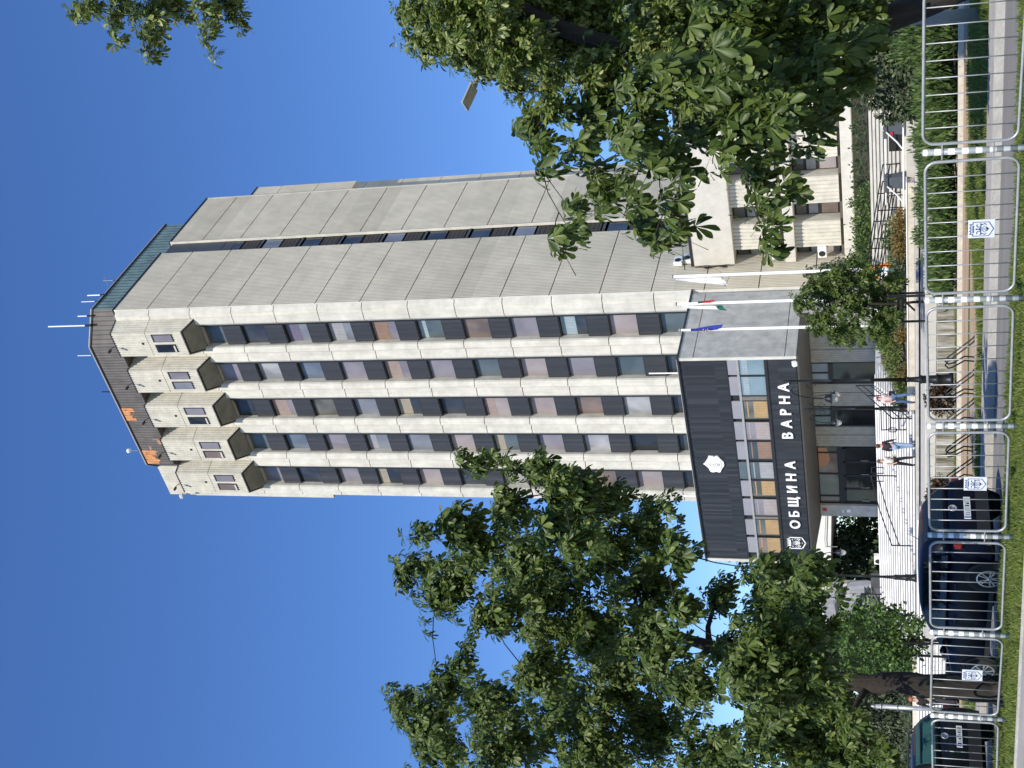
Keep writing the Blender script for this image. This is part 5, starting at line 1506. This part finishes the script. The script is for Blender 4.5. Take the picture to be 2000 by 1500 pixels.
BL_SM=[(-25.56,37.71,3.53,0.44),(-26.78,38.28,2.89,0.64),(-25.82,38.54,2.68,0.67),(-25.06,38.26,2.99,0.37),(-27.47,38.57,2.01,0.61),(-25.97,38.05,1.77,0.81),(-24.9,38.28,2.09,0.62),(-24.76,38.33,1.21,0.47),(-26.58,37.58,0.89,0.66),(-26.16,38.76,0.8,0.71),(-25.44,38.82,0.43,0.44),(-25.91,37.23,0.27,0.36),(-25.89,38.85,3.43,0.3),(-27.93,38.83,2.5,0.31),(-24.3,38.3,1.72,0.25)]
BL_MP=[(-37.43,32.36,2.38,0.59),(-39.84,33.56,1.91,0.78),(-36.51,32.48,1.79,0.69),(-40.67,33.66,1.15,0.66),(-38.32,33.23,0.9,0.91),(-35.79,32.38,1.03,0.53),(-38.49,32.53,0.25,0.74),(-37.48,33.19,0.14,0.7),(-36.19,33.1,1.61,0.31),(-40.36,33.35,0.17,0.41),(-38.94,33.6,-0.42,0.48),(-36.5,32.61,-0.41,0.34),(-35.8,32.3,0.31,0.38)]
# the two big horse chestnuts
def swell(bl, f, lim=.3): return [(x, y, z, r*(f if r > lim else 1)) for x, y, z, r in bl]
BLL, BLR, BLT = swell(BL_LEFT, 1.16), swell(BL_RL, 1.16), swell(BL_RT, 1.15)
lt = thing('chestnut_tree', 'large horse chestnut with a thick dark trunk behind the barrier on the left', 'tree', (-17.6, 14.2, -1.6))
wood('trunk', [(-17.62,14.25,-1.75),(-17.55,14.25,-1.3),(-17.5,14.25,-.3),(-17.7,14.35,.6),(-17.9,14.6,1.7),(-17.7,15.0,3.4),(-17.4,15.3,5.2)], [.30,.215,.19,.17,.14,.11,.07],
     [(-16.4,14.6,1.7,.3),(-15.6,14.9,2.4,.3),(-19.2,14.8,2.2,.3),(-20.5,15.2,3.4,.3)]+BL_LEFT, bark, lt, 3)
palmate('crown', BLL, 24, .165, chest_leaf, lt, 11, 1.0)
rt_ = thing('chestnut_tree', 'large horse chestnut overhanging from the right with big drooping leaves', 'tree', (-8.0, 21.8, -1.5))
wood('trunk', [(-8.15,21.9,-1.7),(-8.25,21.9,-1.2),(-8.75,21.8,.1),(-9.15,21.6,1.2),(-9.3,21.4,2.6),(-9.0,21.4,4.4),(-7.6,22,7.5),(-5.6,22.8,11.5),(-4.6,23.6,15.5)], [.38,.30,.25,.22,.20,.17,.14,.09,.05],
     [(-10.2,19.8,2.8,.4),(-9.8,19,4.2,.4)]+BL_RL+BL_RT+BL_OV, bark, rt_, 5)
rcr = palmate('crown', BLR, 21, .29, chest_leaf, rt_, 12, 1.5)
palmate('upper_crown', BLT, 26, .165, chest_sun, rt_, 13, .5)
palmate('hanging_bough', BL_OV, 20, .19, chest_sun, rt_, 14, .5)

# young chestnut with its stakes, maple
sm_ = thing('young_chestnut', 'young bushy chestnut tied to black stakes in front of the flagpoles', 'tree', (-25.8, 38, -1.2))
wood('trunk', [(-25.8,38,-1.3),(-25.8,38,-.4),(-25.85,38,.4),(-25.8,38,1.4),(-25.7,38,2.6)], [.055,.05,.045,.04,.025], BL_SM, bark, sm_, 8, .008)
palmate('crown', BL_SM, 18, .19, chest_leaf, sm_, 21, .8)
tg = thing('tree_stakes', 'black wooden stakes with crossbars around the young chestnut', 'tree guard', (-25.8, 37.6, -1.2))
for x, y in ((-25.2,37.5),(-26.35,37.6),(-25.75,38.5)):
    b = MB(); b.tube([(x,y,-1.4),(x,y,.45)], .045, 7); b.build('stake', black_iron, tg)
for a_, c_ in (((-25.2,37.5,.1),(-26.35,37.6,.12)),((-25.2,37.5,-.05),(-26.35,37.6,-.03)),((-25.2,37.5,.1),(-25.75,38.5,.1)),((-26.35,37.6,.1),(-25.75,38.5,.1)),((-25.2,37.5,.05),(-25.85,37.55,-.45))):
    b = MB(); b.tube([a_, c_], .04, 6); b.build('crossbar', black_iron, tg)
mp_ = thing('maple_tree', 'small round maple with sunlit fresh leaves behind the navy hatchback', 'tree', (-37.9, 33, -1.7))
wood('trunk', [(-37.9,33,-1.9),(-37.95,33,-.8),(-38,33,.2),(-38,33,1.6)], [.06,.055,.05,.035], BL_MP, bark, mp_, 9, .008)
sprays('crown', BL_MP, 18, .15, maple_leaf, mp_, 22, -.2, .5, .8, .42, 2.6)
mg = thing('tree_stakes', 'pair of black stakes below the small round maple', 'tree guard', (-37.9, 32.5, -1.7))
for x in (-37.55,-38.25):
    b = MB(); b.tube([(x,32.5,-1.9),(x,32.5,.1)], .05, 7); b.build('stake', black_iron, mg)
b = MB(); b.tube([(-37.55,32.5,0),(-38.25,32.5,0)], .035, 6); b.build('crossbar', black_iron, mg)

# background trees on the left
def broad(label, x, y, z0, z1, r, seed, m=dark_leaf, L=.42, name='broadleaf_tree', dens=16):
    rs = random.Random(seed)
    t = thing(name, label, 'tree', (x, y, z0), 'trees behind the plaza')
    h = z1-z0
    bl = []
    for q in range(13):
        a = rs.uniform(0, 2*PI); f = rs.uniform(.28, .97)
        w_ = r*(.75 if f < .8 else .42)*rs.uniform(.3, 1)
        bl.append((x+w_*math.cos(a), y+w_*math.sin(a), z0+h*f-r*.15, r*rs.uniform(.28,.5)))
    b = wood('trunk', [(x,y,z0-.3),(x+.1,y,z0+h*.25),(x-.1,y,z0+h*.55)], [r*.06,r*.05,r*.03], bl[:7], bark, t, seed, .03)
    sprays('crown', bl, dens, L, m, t, seed+50, -.1, .6, .7, .38, 3)
    return t
broad('tall dark tree beyond the canopy wing, highest of the group', -88.5, 85, 1.0, 16.5, 5.5, 1)
broad('broad dark tree left of the tallest one behind the plaza', -97, 84, 1.0, 14.0, 6.0, 2)
broad('dense tree filling the gap under the canopy wing', -76, 84, 1.0, 9.0, 4.5, 3)
broad('grey green tree behind the sculpture', -82.5, 78, 1.0, 9.5, 4.2, 4, grey_leaf, .36)
broad('low dark tree right behind the sculpture', -74, 73, 1.2, 6.2, 3.2, 5)
broad('dark tree far left behind the chestnut crown', -108, 82, .5, 13, 6.5, 6)
broad('shadowy tree low behind the canopy pillars', -70, 88, 1.2, 7.0, 3.5, 7)
def conifer(label, x, y, z0, z1, r, seed, m=cedar_m, group='dark conifers beyond the stair'):
    rs = random.Random(seed)
    t = thing('conifer', label, 'tree', (x, y, z0), group)
    h = z1-z0
    b = MB(); b.tube([(x,y,z0-.3),(x,y,z0+h*.95)], [r*.09,.03], 7); b.build('trunk', bark, t, True)
    bl = []
    nl = 8
    for k in range(nl):
        f = k/(nl-1)
        rr = r*(1-.78*f)
        for q in range(6 if k < nl-2 else 3):
            a = 2*PI*q/6+k*.7+rs.uniform(-.3,.3)
            d = rr*rs.uniform(.45,.85)
            bl.append((x+d*math.cos(a), y+d*math.sin(a), z0+h*(.10+.84*f)-.1*d, rr*rs.uniform(.2,.34)+.12, rr*rs.uniform(.35,.6)+.15))
    sprays('crown', bl, 26, .26, m, t, seed+9, -.75, .55, .4, .2, 3)
    return t
conifer('dark weeping conifer at the far left edge beyond the parapet', -67.5, 48.5, -.5, 6.2, 2.6, 31)
conifer('dark weeping conifer second from the left edge beyond the parapet', -64.2, 49.5, -.5, 5.6, 2.3, 32)
conifer('dark weeping conifer third from the left beyond the parapet', -61.5, 51.5, .2, 5.2, 2.2, 33)
conifer('dark weeping conifer behind the trunk of the left chestnut', -64.5, 55.5, .8, 6.5, 2.6, 34)
conifer('dark conifer farthest back at the left edge', -73, 55, .2, 7.5, 3.0, 35)

# shrubs and hedges
def shrub(name, label, cat, blobs, L, m, seed, up_=.6, out_=.6, wide=.25, dens=1.6, group=None, rnd_=.45):
    x, y, z = blobs[0][:3]
    t = thing(name, label, cat, (x, y, min(q[2]-q[3] for q in blobs)), group)
    st_ = MB()
    q0 = blobs[0]
    for q in blobs[1::2] or blobs:
        st_.tube([(q0[0],q0[1],q0[2]-q0[3]),(q[0],q[1],q[2]-q[3]*.6),(q[0]+.05,q[1],q[2]+q[3]*.3)], [.03,.02,.01], 5)
    st_.build('stems', bark, t)
    sprays('foliage', blobs, dens*20, L, m, t, seed, up_, out_, rnd_, wide, 2.6)
    return t
rs = random.Random(77)
def line(x0, x1, y0, y1, zb, top, r, n):
    return [(x0+(x1-x0)*i/(n-1)+rs.uniform(-.1,.1), rs.uniform(y0,y1), zb+(top-zb)*rs.uniform(.12,.66), r*rs.uniform(.8,1.25), (top-zb)*rs.uniform(.36,.55)) for i in range(n)]
shrub('juniper_hedge', 'low juniper hedge with upright sprays above the white path edge, lit from the front', 'hedge', line(-21.4,-16.6,31.3,33.2,-1.5,-.78,.40,44), .19, juniper, 41, 1.3, .4, .13, 3.2, None, .3)
shrub('juniper_hedge', 'taller juniper hedge near the right edge beyond the far verge', 'hedge', line(-16.4,-11.2,31.3,33.6,-1.45,-.42,.48,40)+line(-14.6,-11.5,32.5,34,-1.2,.05,.5,10), .20, juniper, 42, 1.3, .4, .13, 3.2, None, .3)
shrub('spreading_juniper', 'spreading juniper spilling over the walkway wall end', 'shrub', line(-23.0,-18.6,37.5,39.0,-1.1,-.52,.42,13), .18, juniper, 43, .9, .6, .14, 3, None, .3)
shrub('cedar_shrub', 'broad blue green cedar shrub with drooping sprays at the right', 'shrub', [(-17.4,40,.3,.75),(-18.6,40.2,-.1,.7),(-16.5,39.6,.5,.75),(-17.9,39.5,.9,.55),(-16.8,40.2,1.1,.6),(-19.2,40,-.3,.5),(-16.0,40,-.1,.8),(-18.2,39.4,-.4,.6),(-17.2,39.2,-.35,.6),(-15.4,40.4,.9,.8),(-16.3,41,1.9,.7),(-15.0,41,2.4,.9),(-19.6,40.3,.35,.3),(-18.9,40,.75,.3)], .19, cedar_m, 44, -.3, .8, .26, 4.2)
shrub('round_bush', 'round dark brown bush left of the lamp post base', 'shrub', [(-25.5,32.1,-1.15,.34),(-25.25,32.1,-1.1,.3),(-25.75,32.1,-1.2,.3),(-25.5,32,-.95,.24),(-25.1,32,-1.25,.25)], .11, rust_leaf, 45, .1, .8, .4, 2.2)
shrub('red_bush', 'small reddish brown bush behind the navy hatchback', 'shrub', [(-29.7,32.4,-1.15,.34),(-29.4,32.4,-1.2,.28),(-30.0,32.4,-1.05,.3),(-30.3,32.4,-.95,.25)], .12, rust_leaf, 46, .3, .7, .4, 1.8)
shrub('lime_bush', 'bright lime green feathery bushes in the planter by the lamp post', 'shrub', [(-34.9,46.3,.25,.5),(-34.2,46.5,.35,.55),(-33.5,46.5,.5,.6),(-32.8,46.8,.45,.55),(-35.5,46.2,0,.4),(-33.9,47.2,.8,.5),(-32.2,47,.3,.5)], .18, lime_leaf, 47, .8, .4, .18, 1.9)
shrub('green_bush', 'mixed green bush beside the black stair handrail', 'shrub', [(-36.3,46.2,.0,.38),(-36.9,46.6,.05,.32),(-35.7,46.0,-.05,.3),(-37.5,47.0,.15,.28)], .15, juniper, 48, .6, .6, .22, 1.9)
shrub('olive_bush', 'silvery grey green rounded bush behind the planter capping', 'shrub', [(-30.9,46.1,-.02,.36),(-30.4,46.1,0,.38),(-29.8,46.1,.0,.38),(-29.3,46.2,-.05,.34),(-31.4,46.1,-.08,.3)], .11, grey_leaf, 49, .3, .8, .3, 2.4)
shrub('amber_bush', 'amber brown bush behind the planter capping', 'shrub', [(-28.7,46.1,-.05,.33),(-28.1,46.1,.0,.34),(-27.5,46.2,-.02,.33),(-27.0,46.2,-.1,.28),(-35.0,45.9,-.1,.28),(-33.0,46,-.1,.3)], .13, amber_leaf, 50, .6, .6, .25, 2.2)
shrub('clipped_hedge', 'bright green hedge in front of the side stair railing', 'hedge', line(-31.0,-28.4,47.3,47.9,-.2,.60,.32,10), .15, juniper, 51, .6, .6, .22, 2.0)
shrub('clipped_hedge', 'dense green hedge below the low wing between stair and wall', 'hedge', line(-40.2,-34.0,60.2,61.2,1.2,2.55,.45,14), .2, juniper, 52, .5, .7, .22, 2.0)
shrub('wall_shrub', 'loose dull shrubs against the shaded base of the low wing', 'shrub', line(-34.0,-24,61.5,62.5,1.3,2.4,.5,10), .2, dark_leaf, 53, .5, .7, .3, 1.2)
pine = conifer('small dark pine against the lower windows of the low wing', -41.2, 64, 1.6, 5.6, 1.25, 54, cedar_m, None)
shrub('lime_bush', 'bright green bush at the left end of the stair below the sculpture', 'shrub', [(-56.9,51.8,1.2,.5),(-57.0,51.0,1.0,.5),(-56.5,50.2,.8,.5),(-56.1,49.4,.5,.45)], .2, lime_leaf, 55, .7, .5, .2, 1.8)
shrub('olive_bush', 'pale grey green bush along the far left parapet', 'shrub', line(-68,-52.5,43.3,44.2,-.45,.28,.4,18), .16, grey_leaf, 56, .5, .6, .25, 2.0)

# grass
def grass(name, x0, x1, y0, y1, n, h, seed, dz=.0, clump=.5):
    r_ = np.random.default_rng(seed)
    x = r_.uniform(x0, x1, n); y = r_.uniform(y0, y1, n)
    k = np.sin(x*2.1+np.sin(y*1.7)*2)*np.sin(y*2.9+np.sin(x*.9))*.5+.5
    hh = h*(.45+.6*r_.random(n))*(1-clump+clump*1.5*k)
    z = -1.5+.0125*(x+10)+dz
    a = r_.uniform(0, 2*PI, n); ln_ = r_.uniform(.1, .75, n)*hh; b_ = a+r_.normal(size=n)*.6
    w = .006+.006*r_.random(n)+h*.02
    P = np.stack([x, y, z], 1)
    sx = np.stack([np.cos(a), np.sin(a), 0*a], 1)*w[:, None]
    d = np.stack([np.cos(b_)*ln_, np.sin(b_)*ln_, hh], 1)
    m1 = P+d*np.array([.35,.35,.6])
    V_ = np.stack([P-sx, P+sx, m1+sx*.7, m1-sx*.7, P+d], 1).reshape(-1, 3)
    q = (np.arange(n)*5)[:, None]
    o = np_mesh(name, V_, q+np.array([[0,1,2,3]]), q+np.array([[3,2,4]]), grass_blade)
    o['kind'] = 'stuff'
    return o
grass('near_grass', -22, -3.5, 12.15, 15.35, 62000, .11, 61)
grass('verge_grass', -15.6, -4, 21.35, 26.9, 40000, .15, 62)
grass('verge_grass', -48, -15.6, 21.35, 22.8, 14000, .13, 63)
grass('verge_grass', -48, -24.0, 23.0, 26.9, 18000, .13, 66)
grass('bed_weeds', -37, -21, 30.7, 34.0, 12000, .12, 64)
grass('bed_weeds', -37, -21, 34.45, 36.9, 9000, .18, 65, .36)
